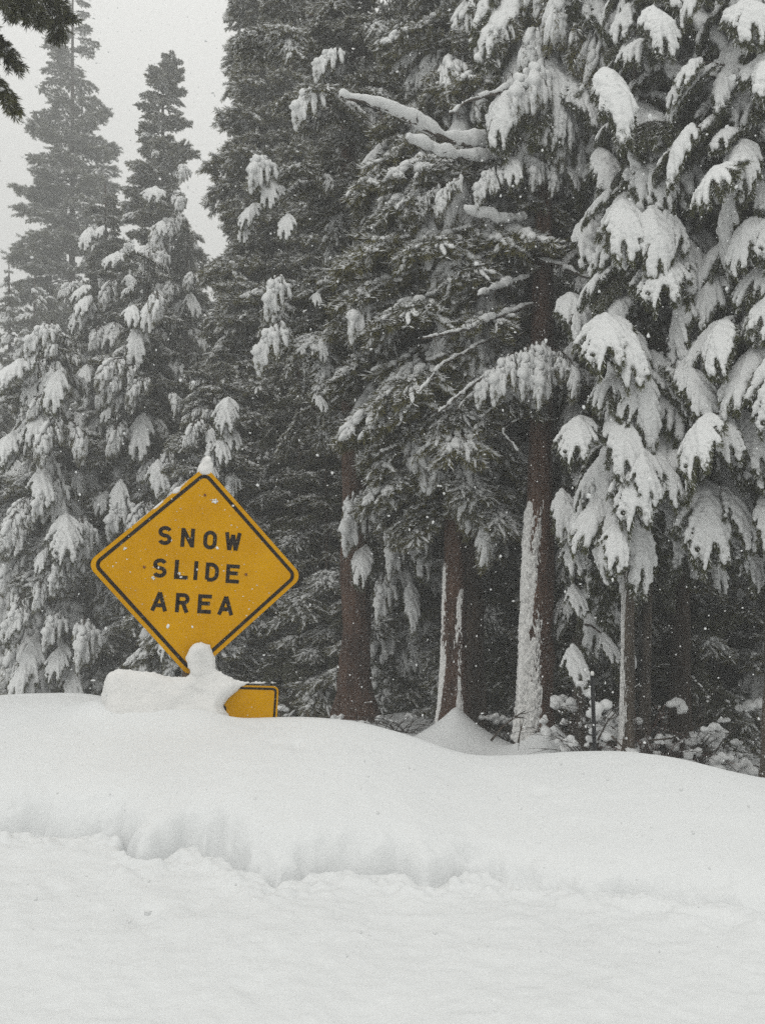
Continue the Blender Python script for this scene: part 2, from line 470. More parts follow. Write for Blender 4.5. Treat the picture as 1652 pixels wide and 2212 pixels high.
def tuft_snow(mb, p, q, rad, r, f=0.8):
    """a lump of snow lying along a twig"""
    v0, f0 = ICO2
    c = (p + q) / 2 + np.array([0, 0, rad * 0.35]); t = unit(q - p); hl = np.linalg.norm(q - p) / 2
    u = unit(np.cross(t, [0, 0, 1.0])); w = np.cross(u, t)
    n = 1 + 0.42 * vnoise(v0[:, 0] * 1.7 + r.random() * 40, v0[:, 1] * 1.7 + v0[:, 2] * 1.3, int(r.integers(999)))
    V = c + (v0[:, :1] * n[:, None]) * t * hl + (v0[:, 1:2] * n[:, None]) * u * rad + (v0[:, 2:3] * n[:, None]) * w * rad * f
    mb.add(V, f0.tolist(), 0)

def tuft_bough(seed, mneedle, L=1.3, s0=6, s1=-26, width=0.5, cover=0.6, nsec=9, nl=0.085, dens=0.85, srad=0.032, tert=6, droop=(-18, 16), tl=(0.16, 0.32), frost=0.5, nlump=3, name='bough'):
    """a tufted bough: foxtail twigs, each with its own lump of snow"""
    B = Bough(seed); r = B.r; S = MB(); B.frost = frost
    ax = curve((0, 0, 0), 0, R(s0), R(s1), L, 9, r)
    B.wood.tube(ax, np.linspace(0.02, 0.006, len(ax)), 5, 0)
    def twig(pts, big=1.0):
        B.wood.tube(pts, np.linspace(0.006, 0.003, len(pts)), 3, 0, cap=False)
        B.needles(pts[0] * 0.6 + pts[-1] * 0.4, pts[-1] + (pts[-1] - pts[-2]) * 0.2, int(64 * dens), nl, 0.52, 0.012)
        B.needles(pts[0], pts[-1], int(26 * dens), nl * 0.8, 0.62, 0.011)
        if r.random() < cover:
            a = r.uniform(-0.05, 0.25); b = r.uniform(0.9, 1.15)
            p = pts[0] + (pts[-1] - pts[0]) * a; q = pts[0] + (pts[-1] - pts[0]) * b
            nl_ = nlump; bnd = np.linspace(0, 1, nl_ + 1)
            for i_ in range(nl_):
                if r.random() < 0.14: continue
                c0, c1 = bnd[i_] - 0.12, bnd[i_ + 1] + 0.12; jit = r.normal(size=3) * srad * 0.3
                tuft_snow(S, p + (q - p) * c0 + jit, p + (q - p) * c1 + jit, srad * r.uniform(0.65, 1.35) * big * (1.1 - 0.25 * i_), r)
    for k in range(nsec):
        for side in (-1, 1):
            t = min(0.97, max(0.08, 0.1 + 0.88 * (k + r.uniform(-.3, .3) + .3) / nsec))
            p, tg = interp_curve(ax, t)
            el = math.asin(max(-1, min(1, tg[2])))
            a2 = side * R(r.uniform(34, 60)) * (1 - 0.3 * t)
            l2 = width * L * (1 - 0.55 * t) * r.uniform(0.7, 1.2)
            se = curve(p, a2, el + R(r.uniform(-12, 12)), el - R(r.uniform(2, 22) + max(0, droop[0])), l2, 4, r)
            B.wood.tube(se, np.linspace(0.009, 0.004, len(se)), 4, 0)
            twig(se[-2:], 1.15)
            for j in range(tert):
                q, tq = interp_curve(se, min(0.95, 0.15 + 0.8 * (j + r.random()) / tert))
                a3 = math.atan2(tq[1], tq[0]) + R(r.uniform(-60, 60))
                e3 = math.asin(max(-1, min(1, tq[2])))
                l3 = r.uniform(*tl)
                dr = R(r.uniform(*droop)); twig(curve(q, a3, max(-1.4, e3 - dr * 0.4 + R(r.uniform(-20, 15))), max(-1.5, e3 - dr * 1.2), l3, 2, r))
    twig(ax[-3:], 1.2)
    for k in range(3):                                       # a few wider pads of snow on the main axis
        if r.random() < cover:
            t = r.uniform(0.25, 0.85); p, tg = interp_curve(ax, t); q, _ = interp_curve(ax, min(1, t + 0.2))
            tuft_snow(S, p, q, srad * r.uniform(1.4, 2.2), r)
    if S.n == 0: tuft_snow(S, ax[3], ax[5], srad, r)
    return B.finish(name, mneedle), S.mesh('snow', [M_snow]), L

FIR = [fir_bough(100 + i, **kw) for i, kw in enumerate([
    dict(), dict(s0=-25, s1=-72, width=0.55), dict(s0=-8, s1=-60, width=0.7), dict(L=1.0, s0=-30, s1=-70, width=0.75, load=1.12),
    dict(L=1.3, s0=-12, s1=-64, width=0.5), dict(L=0.8, s0=-22, s1=-62, width=0.85, load=1.05), dict(s0=-5, s1=-52, width=0.62, load=0.85),
    dict(L=1.2, s0=-35, s1=-78, width=0.5, load=1.05)])]
TUFT = [tuft_bough(200 + i, M_pine, **kw) for i, kw in enumerate([
    dict(cover=0.9), dict(cover=0.75), dict(s0=15, s1=-15, cover=0.85), dict(cover=0.97, srad=0.038), dict(s1=-42, cover=0.9), dict(cover=0.65, s0=10), dict(s0=-8, s1=-45, cover=0.95, srad=0.037)])]
HEAVY = [tuft_bough(300 + i, M_pine, **kw) for i, kw in enumerate([
    dict(cover=0.88, srad=0.042, s0=0, s1=-60, droop=(30, 70), nlump=1), dict(cover=0.93, srad=0.05, s0=-10, s1=-68, droop=(40, 80), nlump=1), dict(cover=0.8, srad=0.036, s0=8, s1=-52, droop=(25, 60), nlump=1), dict(cover=0.75, srad=0.042, s0=-5, s1=-60, droop=(30, 70), nlump=1)])]
SPRAY = [tuft_bough(400 + i, M_far, **kw) for i, kw in enumerate([
    dict(frost=0.45, tert=4, L=1.9, s0=2, s1=-16, width=0.42, cover=0.25, srad=0.04, nsec=11, nl=0.1), dict(frost=0.3, tert=4, L=1.9, s0=-8, s1=4, width=0.38, cover=0.18, nsec=11, nl=0.1),
    dict(frost=0.3, tert=4, L=1.9, s0=-4, s1=-22, width=0.45, cover=0.35, srad=0.045, nsec=11, nl=0.1)])]
BARE = [tuft_bough(500 + i, M_far, L=1.7, s0=6, s1=-30, width=0.45, cover=0.10, nsec=10, nl=0.1, dens=1.2, tert=4, frost=0.08) for i in range(2)]

# ------------------------------------------------------------------ trees
def put_bough(tree, proto, p, az, tilt, scale, roll=0.0, with_snow=True):
    ne, sn, L = proto
    o = bpy.data.objects.new('bough', ne)
    col.objects.link(o)
    o.parent = tree
    o.location = (p[0] - tree.location.x, p[1] - tree.location.y, p[2] - tree.location.z)
    o.rotation_euler = (roll, tilt, az)
    o.scale = (scale,) * 3
    if with_snow:
        s = bpy.data.objects.new('snow', sn)
        col.objects.link(s); s.parent = o
    return o

def trunk_mesh(name, base, top, r0, mat, seed, sides=18, flare=0.5, n=44, taper=0.12, bend=0.15):
    """a tapered, slightly bent and lumpy trunk in the tree's own coordinates"""
    h = top - base; m = MB(); r = np.random.default_rng(seed)
    t = np.concatenate([np.linspace(-0.035, 0.10, 12), np.linspace(0.12, 1, n - 12)])
    H = h.length
    bx = bend * np.sin(t * 3.0 + r.random() * 6) * t * (1 - t) * 2; by = bend * np.sin(t * 4.1 + r.random() * 6) * t * (1 - t) * 2
    pts = np.array([[h.x * k + bx[i], h.y * k + by[i], h.z * k] for i, k in enumerate(t)])
    rad = r0 * (1 - (1 - taper) * np.clip(t, 0, 1) ** 0.9) * (1 + flare * np.exp(-np.maximum(t, 0) * H / 0.45))
    m.tube(pts, rad, sides, 0, True, 0.16, seed)
    return m.mesh(name, [mat]), pts, rad

def at_height(pts, rad, z):
    i = int(np.clip(np.searchsorted(pts[:, 2], z), 1, len(pts) - 1))
    f = (z - pts[i - 1, 2]) / (pts[i, 2] - pts[i - 1, 2] + 1e-9)
    return pts[i - 1] * (1 - f) + pts[i] * f, rad[i - 1] * (1 - f) + rad[i] * f

def conifer(name, label, px, Y, top_px, top_py, r0, crown, profile, n, protos, seed, mat=None, group='snowy conifers of the roadside forest', tilt=(12, -14),
            limbs=False, back=0.5, smin=0.6, smax=1.5, flare=0.5, bend=0.15, zmax_view=None, front=0, shy=None):
    """crown: crown base height as a share of the height; profile(h) -> bough length, h from 0 at the crown's foot to 1 at the tip"""
    r = np.random.default_rng(seed)
    g = at(px, 1500, Y); base = Vector((g.x, Y, gz(g.x, Y) - 0.05)); top = at(top_px, top_py, Y)
    tree = thing(name, label, 'tree', base, group)
    me, pts, rad = trunk_mesh('trunk', base, top, r0, mat or M_bark_dark, seed, flare=flare, bend=bend)
    link('trunk', me, tree)
    H = top.z - base.z
    zc = crown * H
    lim = EYE + 0.79 * Y + 2.5        # crowns are clothed to well above the top of the frame
    k = 0; made = 0; ga = r.random() * 6
    limb_count = 0
    while made < n and k < n * 6:
        k += 1
        h = (k * 0.6180339 + r.random() * 0.02) % 1.0
        h = h ** 1.12
        z = zc + (H - zc) * h * 0.985
        if base.z + z > lim: continue
        ga = r.random() * 2 * math.pi
        if math.sin(ga) > 0.25 and r.random() > back: continue       # fewer boughs on the side away from the road
        L = profile(h) * r.uniform(0.78, 1.18)
        if shy is not None and math.cos(ga - shy) > 0.35: L *= 0.5       # short boughs where a neighbour stands close
        p, rr = at_height(pts, rad, z)
        tl = R(tilt[0] + (tilt[1] - tilt[0]) * h + r.normal() * 6)
        world = np.array([base.x + p[0], base.y + p[1], base.z + p[2]])
        d = np.array([math.cos(ga), math.sin(ga), 0])
        if not limbs or L < 1.7:
            pr = protos[int(r.integers(len(protos)))]
            put_bough(tree, pr, world + d * rr * 0.6, ga, tl, min(smax, max(smin, L / pr[2])) if not limbs else max(0.5, L / pr[2]), r.normal() * 0.12, not (pr in FIR and r.random() < 0.14))
            made += 1
        else:
            # a real limb that carries several sprays
            e0 = R(14) - tl * 0.6; e1 = -tl - R(20)
            lb = curve(np.zeros(3), ga, e0, e1, L * 0.8, 8, r, 0.06)
            mb = MB(); mb.tube(lb + p, np.linspace(max(0.02, 0.014 * L), 0.010, len(lb)), 6, 0, True, 0.15, seed)
            link('limb', mb.mesh('limb', [mat or M_bark_dark]), tree)
            ns = max(3, int(L * 2.1))
            for q in range(ns):
                t = 0.3 + 0.7 * (q + 0.5 + r.uniform(-.3, .3)) / ns if q < ns - 1 else 1.0
                pp, tg = interp_curve(lb, min(1, t))
                el = math.asin(max(-1, min(1, tg[2])))
                side = (1 if q % 2 else -1) * R(r.uniform(15, 65)) * (1 if q < ns - 1 else 0.15)
                pr = protos[int(r.integers(len(protos)))]
                put_bough(tree, pr, world + pp, ga + side, -el * 0.6 + R(r.normal() * 9), r.uniform(0.72, 1.05) * (1.1 - 0.3 * t) * 1.1, r.normal() * 0.15)
                made += 1
    for q in range(front):                                            # short inner sprays that hide the trunk inside the crown
        z = zc + (min(H, lim - base.z) - zc) * 0.78 * r.random(); p, rr = at_height(pts, rad, z); az = R(-90 + r.uniform(-75, 75)); pr = protos[int(r.integers(len(protos)))]
        put_bough(tree, pr, (base.x + p[0] + math.cos(az) * rr * .6, base.y + p[1] + math.sin(az) * rr * .6, base.z + z), az, R(r.uniform(-5, 25)), r.uniform(0.75, 1.15))
    return tree, base, pts, rad

def cone(rb, rt=0.25, e=0.9): return lambda h: rt + (rb - rt) * (1 - h) ** e
def spindle(rb, rm, hm=0.35, rt=0.25): return lambda h: (rb + (rm - rb) * h / hm) if h < hm else rt + (rm - rt) * ((1 - h) / (1 - hm)) ** 0.85

# --- the trees seen in the photograph, far to near
conifer('spire_fir', 'tall hazy grey-green fir spire with bare sky on both sides of its tip', 150, 62, 158, -60, 0.45, 0.12, cone(6.6, 0.5, 0.8), 290, SPRAY, 11, tilt=(8, -14), smax=4.0, back=0.7)
conifer('twin_topped_fir', 'narrow snowy fir with two pointed tips against the pale sky', 362, 42, 352, 128, 0.34, 0.06, cone(3.7, 0.5, 0.75), 240, TUFT + HEAVY[2:], 12, front=45, tilt=(14, -40), smin=0.5, smax=2.7)
tt = bpy.data.objects['twin_topped_fir']
mb = MB(); p0 = at(358, 215, 42); p1 = at(373, 127, 42)
mb.tube([np.array(p0 - tt.location), np.array((p0 + p1) / 2 - tt.location) + [0.12, 0, 0], np.array(p1 - tt.location)], [0.05, 0.04, 0.015], 6)
link('leader', mb.mesh('leader', [M_bark_dark]), tt)
r_ = np.random.default_rng(5)
for k in range(26):
    q = p0.lerp(p1, (k / 26) ** 0.9)
    put_bough(tt, TUFT[k % 3], q, k * 2.4, R(-42), 0.78 - 0.42 * k / 26)

conifer('hazy_fir', 'hazy bushy fir at the left edge below the tall spire', 15, 52, 20, 570, 0.3, 0.05, cone(5.2), 150, HEAVY + SPRAY, 13, smax=2.8)
conifer('olive_fir', 'olive green fir between the spire and the twin-topped fir', 232, 39, 228, 400, 0.28, 0.04, cone(3.6), 210, TUFT + HEAVY[:2], 14, smax=2.2)
conifer('drooping_fir', 'snow-draped fir with a large snow cap halfway up, at the left edge', 105, 30, 112, 690, 0.22, 0.03, cone(3.0, 0.6, 0.7), 180, HEAVY + TUFT[3:4], 15, smax=2.1)
conifer('bushy_fir', 'snow-speckled fir rising behind the top left edge of the diamond sign', 300, 31, 322, 545, 0.22, 0.04, cone(2.9, 0.5, 0.75), 200, HEAVY + TUFT, 16, smax=2.0)
conifer('snowy_fir', 'hazy snow-covered fir low at the left edge behind the bank', -10, 36, -8, 860, 0.2, 0.03, cone(3.0, 0.6), 120, HEAVY, 17, smax=2.1)
conifer('small_fir', 'small snow-speckled fir directly behind the diamond sign', 455, 25, 462, 800, 0.16, 0.03, cone(2.3, 0.4, 0.7), 170, HEAVY + TUFT, 18, smax=1.5)
conifer('dark_spire_fir', 'dark dense fir whose left side borders the open sky', 625, 30, 640, -520, 0.36, 0.12, cone(3.7, 0.4, 0.8), 230, TUFT[:3] + TUFT[5:6], 19, tilt=(8, -22), smax=2.0)
conifer('great_pine', 'large dark pine with a broad crown and red trunk right of the diamond sign', 768, 20, 742, -560, 0.36, 0.27, spindle(2.4, 4.3, 0.25, 0.4), 235, TUFT + HEAVY[2:3], 20, front=60, mat=M_bark_red, tilt=(20, -8), limbs=True, back=0.35, smax=1.6, zmax_view=14.5)
conifer('grey_fir', 'pale snow-hung fir between the red pine trunk and the double trunks', 862, 23, 868, 520, 0.2, 0.04, cone(2.2, 0.4, 0.8), 150, FIR + HEAVY, 21, smax=1.7)
conifer('red_trunk_fir', 'fir with red-brown trunk standing in a cone of drifted snow', 976, 17, 1000, -500, 0.26, 0.22, spindle(1.6, 2.6, 0.3), 190, TUFT[:5] + HEAVY, 22, mat=M_bark_red, tilt=(20, -5), smax=1.9, flare=0.3, zmax_view=12.5)
conifer('black_trunk_fir', 'dark narrow trunk close behind the red trunk in the snow cone', 1028, 17.7, 1030, 300, 0.215, 0.36, cone(1.5), 60, TUFT, 23, mat=M_bark_dark, flare=0.1)
T6, T6b, T6p, T6r = conifer('plastered_pine', 'thick red-brown pine trunk with wind-plastered snow down its left side', 1155, 15.5, 1188, -500, 0.315, 0.60, spindle(1.5, 2.2, 0.4), 90, HEAVY + FIR[:3], 24, mat=M_bark_red, tilt=(18, -5), smax=1.8, flare=0.25, bend=0.06, zmax_view=12)
T10, *_ = conifer('pale_fir', 'slim fir with fan-shaped snow boughs just right of the plastered trunk', 1240, 15.8, 1262, 60, 0.11, 0.20, cone(1.1, 0.4, 0.7), 110, FIR, 25, shy=math.pi, mat=M_bark_grey, smax=1.6)
T7, T7b, T7p, T7r = conifer('laden_fir', 'slender leaning fir whose boughs hang as white fans over its bare lower trunk', 1346, 13.4, 1385, -420, 0.105, 0.26, cone(2.0, 0.6, 0.55), 200, FIR, 26, limbs=True, shy=math.pi, mat=M_bark_grey, smax=1.6, flare=0.8, bend=0.1, zmax_view=11)
T8, *_ = conifer('shadowed_fir', 'dark-trunked fir with heavy snow fans behind the slender leaning fir', 1462, 16.2, 1500, -520, 0.2, 0.25, cone(3.0, 0.7, 0.6), 260, FIR, 27, limbs=True, smax=1.9, zmax_view=13)
T9, *_ = conifer('pale_trunk_fir', 'snow-hung fir at the right edge with a pale trunk', 1660, 12.4, 1690, -420, 0.16, 0.27, cone(2.7, 0.7, 0.6), 235, FIR, 28, limbs=True, mat=M_bark_grey, smax=1.7, zmax_view=10.5)
conifer('slim_fir', 'slim grey trunk just behind the slender leaning fir', 1384, 15.6, 1392, 300, 0.10, 0.38, cone(1.4), 50, FIR, 29, mat=M_bark_grey, flare=0.2)
# near tree beyond the left edge, only its bough tips reach into the picture
NT = thing('dark_fir', 'dark fir outside the upper left corner, only its drooping bough tips showing', 'tree', (-5.6, 8.6, gz(-5.6, 8.6)), 'snowy conifers of the roadside forest')
me, *_q = trunk_mesh('trunk', Vector(NT.location), Vector((-5.5, 8.7, 15)), 0.24, M_bark_dark, 31)
link('trunk', me, NT)
for k, (px, py, Y, az, tl, s) in enumerate([(-110, -60, 8.4, -8, 4, .95), (-130, 10, 8.6, 10, 10, .82), (-60, -80, 8.2, -20, 22, .75), (-190, 130, 8.5, 5, 18, .8), (-170, 60, 8.7, -12, 25, .7), (-40, -120, 8.9, 15, 20, .8), (-120, -150, 8.5, 30, 0, 1.1), (-200, 250, 8.4, 0, 10, .6), (-150, -30, 8.8, 12, 28, .8), (-110, 60, 8.5, 0, 24, .9), (-120, 110, 8.7, 5, 34, .9)]):
    p = at(px - 70, py - 15, Y)
    b = put_bough(NT, BARE[k % 2], p, R(az), R(tl), s * 0.85)
    mb = MB(); q = np.array(p - NT.location); mb.tube([[0.05, 0.05, q[2] + 0.25], q * [.5, .5, 1] + [0, 0, .16], q], [0.04, 0.03, 0.018], 6)
    link('limb', mb.mesh('limb', [M_bark_dark]), NT)
for k in range(40):
    z = 2.5 + k * 0.27
    put_bough(NT, BARE[k % 2], (NT.location.x, NT.location.y, z), R(90 + random.uniform(10, 170)) if k % 3 else R(random.uniform(-150, -60)), R(10), random.uniform(.7, 1.2))

# background rows that close the forest
BG = [(70, 52, 600, 'pale'), (560, 36, 60, 'tall'), (505, 30, 640, 'snow-flecked'), (690, 33, -200, 'tall'), (900, 30, -250, 'tall'), (1075, 26, -300, 'dark'), (1110, 31, -200, 'tall'),
      (930, 25, 420, 'dark'), (1300, 24, -250, 'dark'), (1405, 22, -200, 'snow-flecked'), (1560, 21, -300, 'dark'), (1610, 27, -200, 'tall'), (1480, 29, -250, 'tall'), (1720, 18, -200, 'snow-flecked'), (640, 25, 760, 'low'), (1020, 21.5, 760, 'low'), (1270, 20, 820, 'low'), (1540, 18.5, 800, 'low'), (400, 40, 480, 'pale'), (700, 24, 900, 'low'), (1130, 22, 900, 'low'), (-120, 33, 520, 'pale'), (835, 22.5, 960, 'low'), (1420, 18, 980, 'low')]
BG_LABEL = ['faint hazy fir beyond the tall spire, lowest at its left', 'hazy fir filling the gap between the twin-topped fir and the dark dense fir', 'snow-flecked fir half hidden above the right side of the diamond sign', 'dim fir behind the broad crown of the large pine',
            'tall dim fir seen between the large pine and the double trunks', 'dark fir close behind the left of the plastered trunk', 'dim fir behind the plastered trunk, farther than the dark one',
            'dark snow-dusted fir left of the red trunk in the snow cone', 'dark fir between the plastered trunk and the slender leaning fir', 'snow-dusted fir behind the bare trunk of the slender leaning fir',
            'dark fir behind the snow fans near the right edge', 'dim far fir deep behind the right edge trees', 'dim far fir behind the dark-trunked fir', 'snow-dusted fir partly outside the right edge',
            'low dark fir right of the diamond sign behind the red shrub', 'low dark fir in the gap right of the double trunks', 'low dark fir behind the black stake', 'low dark fir behind the snow-covered shrub on the right',
            'pale hazy fir deep between the twin-topped fir and the sign', 'low brown-green fir left of the large red pine trunk', 'low dark fir just left of the plastered trunk', 'faint far fir at the outermost left edge',
            'young dark fir right beside the large red pine trunk', 'low dark fir between the slim grey trunk and the dark trunk']
for i, (px, Y, tpy, kind) in enumerate(BG):
    pr = {'pale': SPRAY + HEAVY, 'tall': SPRAY + TUFT, 'snow-flecked': HEAVY + FIR[:4], 'dark': TUFT[:2] + TUFT[5:6] + FIR[5:7], 'low': TUFT[:2] + TUFT[5:6] + BARE}[kind]
    conifer('forest_fir', BG_LABEL[i], px, Y, px + 6, tpy, 0.2 if kind != 'low' else 0.1, 0.05, cone({'low': 1.7, 'dark': 2.2, 'tall': 3.2, 'pale': 3.8, 'snow-flecked': 2.2}[kind], 0.4, 0.7), {'low': 75, 'tall': 120, 'pale': 90, 'dark': 120, 'snow-flecked': 110}[kind], pr, 600 + i,
            mat=M_bark_dark, smax=2.2, back=0.4, zmax_view=16 if Y < 40 else None)

# --- individually placed boughs read off the photograph: (apex px, apex py, distance, azimuth from "towards the road", scale, prototype)
def hero(tree, rows, trunk_px):
    for (px, py, Y, az, s, k) in rows:
        p = at(px, py, Y); b = put_bough(tree, FIR[k], p, R(-90 + az), 0.0, s)
        zt = p.z + 0.18 - tree.location.z
        tx = at(trunk_px, py, tree.location.y).x - tree.location.x
        q = np.array(p - tree.location); a = np.array([tx, 0.0, zt])
        mb = MB(); mb.tube([a, a * 0.4 + q * 0.6 + [0, 0, 0.07], q, q + [0.02, -0.04, -0.02]], [0.028, 0.02, 0.014, 0.01], 5)
        link('limb', mb.mesh('limb', [M_bark_dark]), tree)
hero(T7, [(1342, 440, 12.4, -14, 1.0, 3), (1305, 690, 12.5, -18, 1.0, 2), (1405, 762, 12.6, 8, .62, 5), (1330, 885, 12.4, -4, 1.0, 3), (1255, 905, 12.7, -25, .75, 2), (1362, 1035, 12.5, 0, .72, 5), (1430, 565, 12.5, -24, 1.0, 2),
          (1500, 550, 12.7, 14, .72, 1), (1470, 752, 12.8, 12, .66, 5), (1300, 160, 12.5, 6, 1.25, 7), (1395, 30, 12.4, 4, 1.0, 3), (1420, 350, 12.8, -10, 1.0, 1)], 1365)
hero(T8, [(1495, 110, 14.8, -20, 1.25, 4), (1590, 365, 14.6, -22, 1.4, 2), (1555, 1035, 15.0, 10, .75, 5), (1430, 1175, 15.1, -10, .7, 5), (1515, 1180, 15.1, 16, .7, 3), (1450, 940, 15, -12, .7, 5), (1525, 960, 15, 8, .85, 3), (1470, 1030, 15.3, 5, 1.0, 1), (1545, -40, 14.6, 10, 1.3, 3), (1430, -60, 14.6, -6, 1.3, 2), (1500, 240, 15, 12, 1.0, 1)], 1480)
hero(T9, [(1630, 150, 11.6, -10, 1.2, 4), (1640, 660, 11.5, -6, 1.0, 2), (1610, 800, 11.7, -14, .6, 5), (1620, 900, 11.6, -10, .75, 3), (1645, 1075, 11.6, -10, .7, 3), (1600, 310, 11.6, -20, .9, 1), (1650, 1000, 11.6, 5, .8, 5), (1600, 20, 11.6, -15, 1.0, 0)], 1665)
hero(T10, [(1212, 1060, 14.3, -6, 0.77, 3), (1240, 1165, 14.3, -18, 0.68, 5), (1315, 1170, 14.3, 16, 0.81, 3), (1235, 1265, 14.3, 2, 0.54, 5), (1235, 1395, 14.3, -4, 0.68, 5), (1300, 1370, 14.4, 12, 0.50, 5), (1260, 480, 14.5, 2, 1.17, 1), (1225, 640, 14.5, 4, 0.99, 0), (1290, 330, 14.5, 10, 1.26, 7)], 1245)

# --- limbs with snow lying on them
def snow_limb(tree, pts, Y0, Y1, r0, th, seed, mat=M_twig):
    """a bare limb through picture points, root first, with snow lying along its upper side"""
    r = np.random.default_rng(seed); n = len(pts)
    P = np.array([np.array(at(px, py, Y0 + (Y1 - Y0) * i / (n - 1)) - tree.location) for i, (px, py) in enumerate(pts)])
    tt_ = np.linspace(0, n - 1, 6 * (n - 1) + 1)
    Q = np.stack([np.interp(tt_, range(n), P[:, k]) for k in range(3)], 1)
    for _ in range(2): Q[1:-1] = (Q[:-2] + 2 * Q[1:-1] + Q[2:]) / 4
    Q[1:-1] += r.normal(size=(len(Q) - 2, 3)) * 0.012
    mb = MB(); mb.tube(Q, np.linspace(r0, r0 * 0.35, len(Q)), 7, 0, True, 0.15, seed)
    for k in range(9):
        p, tg = interp_curve(Q, r.uniform(0.25, 0.98)); d = unit(tg * 0.7 + r.normal(size=3) * 0.6); l = r.uniform(0.15, 0.5)
        e = d * 0.6 + [0, 0, -0.35]; mb.tube([p, p + d * l * .5, p + d * l * .5 + e * l * .5], [r0 * .3, r0 * .2, .004], 4)
        mb.tube([p + d * l * .4, p + d * l * .4 + unit(d + r.normal(size=3) * .7) * l * .4], [r0 * .16, .003], 3)
    o = link('limb', mb.mesh('limb', [mat]), tree)
    C, S = [], []
    for i in range(len(Q) - 1):
        for f in np.linspace(0, 1, 4, endpoint=False):
            p = Q[i] * (1 - f) + Q[i + 1] * f; t = (i + f) / len(Q)
            w = th * (0.85 + 0.45 * vnoise(np.array([t * 11.0]), np.array([seed * 1.3]), seed)[0]) * (1 - 0.45 * t) * min(1, 3 * t + 0.5)
            C.append(p + [0, 0, r0 * (1 - 0.6 * t) + w * 0.55]); S.append(max(w, 0.02))
            C.append(p + [0, 0, r0 * (1 - 0.6 * t) + w * 0.2]); S.append(max(w * 0.9, 0.02))
    link('snow', blobs_mesh('snow', C, S, M_snow, max(0.014, th * 0.2), 0.9, 1, 0.028, seed), o)['kind'] = 'stuff'
snow_limb(T6, [(1150, 300), (1060, 318), (980, 310), (910, 275), (840, 235), (735, 208)], 15.3, 13.6, 0.06, 0.19, 1)
snow_limb(T6, [(1150, 318), (1040, 345), (960, 335), (880, 300)], 15.3, 14.0, 0.03, 0.16, 2)
snow_limb(T6, [(1160, 120), (1130, 175), (1080, 200), (1020, 215), (970, 245)], 15.3, 13.6, 0.04, 0.06, 3)
snow_limb(T6, [(1150, 660), (1060, 690), (1000, 715), (910, 732)], 15.3, 14.0, 0.035, 0.085, 4)
snow_limb(T6, [(1150, 770), (1085, 795), (1030, 825), (985, 860), (945, 893)], 15.3, 14.0, 0.03, 0.06, 5)
snow_limb(T6, [(1130, 720), (1060, 730), (1000, 765), (950, 790), (905, 850)], 15.4, 14.1, 0.025, 0.05, 6)
snow_limb(T6, [(1160, 560), (1215, 575), (1265, 600), (1335, 597)], 15.3, 14.4, 0.03, 0.05, 7)
snow_limb(T6, [(1130, 900), (1080, 930), (1120, 975)], 15.2, 14.9, 0.014, 0.02, 8)
snow_limb(T6, [(1140, 470), (1090, 480), (1000, 452)], 15.3, 14.5, 0.02, 0.13, 9)
snow_limb(T6, [(1140, 600), (1080, 618), (1030, 640)], 15.3, 14.5, 0.02, 0.10, 10)
T5 = bpy.data.objects['red_trunk_fir']
snow_limb(T5, [(965, 900), (905, 945), (850, 965), (820, 980)], 16.7, 15.6, 0.03, 0.05, 11)
snow_limb(T5, [(960, 870), (1000, 900), (960, 960), (935, 1040)], 16.7, 15.6, 0.02, 0.06, 12)

def cluster(tree, rows, Y, protos, sc_=1.0):
    r = np.random.default_rng(int(Y * 10) + len(rows))
    for (px, py, az, s) in rows:
        put_bough(tree, protos[int(r.integers(len(protos)))], at(px, py, Y + r.uniform(-.2, .2)), R(-90 + az), R(r.uniform(0, 18)), s * sc_)
CL = HEAVY
cluster(T6, [(1160, 735, 0, .85), (1115, 760, -35, .85), (1195, 755, 30, .8), (1220, 785, 60, .7), (1095, 785, -60, .7), (1150, 765, 10, .85), (1175, 745, -15, .8), (1140, 745, -8, .8)], 14.7, [HEAVY[1], HEAVY[0]], 1.0)
cluster(T6, [(1150, 340, 0, .7), (1080, 360, -50, .7), (1010, 375, -70, .7), (1210, 350, 50, .6), (1110, 345, -20, .7), (1180, 350, 20, .6), (960, 395, -70, .6), (1060, 370, -10, .5)], 14.9, [HEAVY[1], HEAVY[0], FIR[5]])
cluster(T6, [(1150, 150, 0, 1.1), (1100, 200, -30, 1.0), (1190, 190, 30, 1.0), (1130, 170, -10, 1.1), (1160, 220, 10, .9), (1210, 210, 40, .9)], 14.8, [HEAVY[1], FIR[0], FIR[3]])
GF = bpy.data.objects['grey_fir']
cluster(GF, [(842, 830, 0, 1.5), (805, 870, -20, 1.2), (880, 860, 20, 1.2), (775, 1050, -10, 1.15), (850, 1120, 5, 1.0), (895, 1150, 15, .9), (792, 1180, -10, .8), (858, 1010, 0, 1.2), (905, 1060, 10, 1.1), (885, 1260, 10, .8), (830, 1235, -5, .8)], 19.2, [FIR[0], FIR[1], FIR[3], FIR[7], HEAVY[1]])
GP = bpy.data.objects['great_pine']
cluster(GP, [(605, 590, -10, .8), (570, 340, 0, .9), (780, 640, 0, 1.0), (615, 690, -40, .9), (740, 110, -40, .8), (690, 190, -30, .9)], 16.4, [FIR[5], HEAVY[1], HEAVY[1]])
cluster(bpy.data.objects['twin_topped_fir'], [(325, 535, -10, 1.1), (350, 535, 15, 1.1), (395, 355, 20, 1.0), (350, 480, 10, 1.0), (285, 520, -20, .8), (225, 490, -10, .9)], 38, [HEAVY[1], FIR[5]])
cluster(bpy.data.objects['drooping_fir'], [(118, 700, -20, 1.15), (95, 735, -40, 1.0), (150, 1180, 0, .9), (105, 1185, -20, .8), (135, 1200, 5, .9)], 27, [HEAVY[1], FIR[5]])

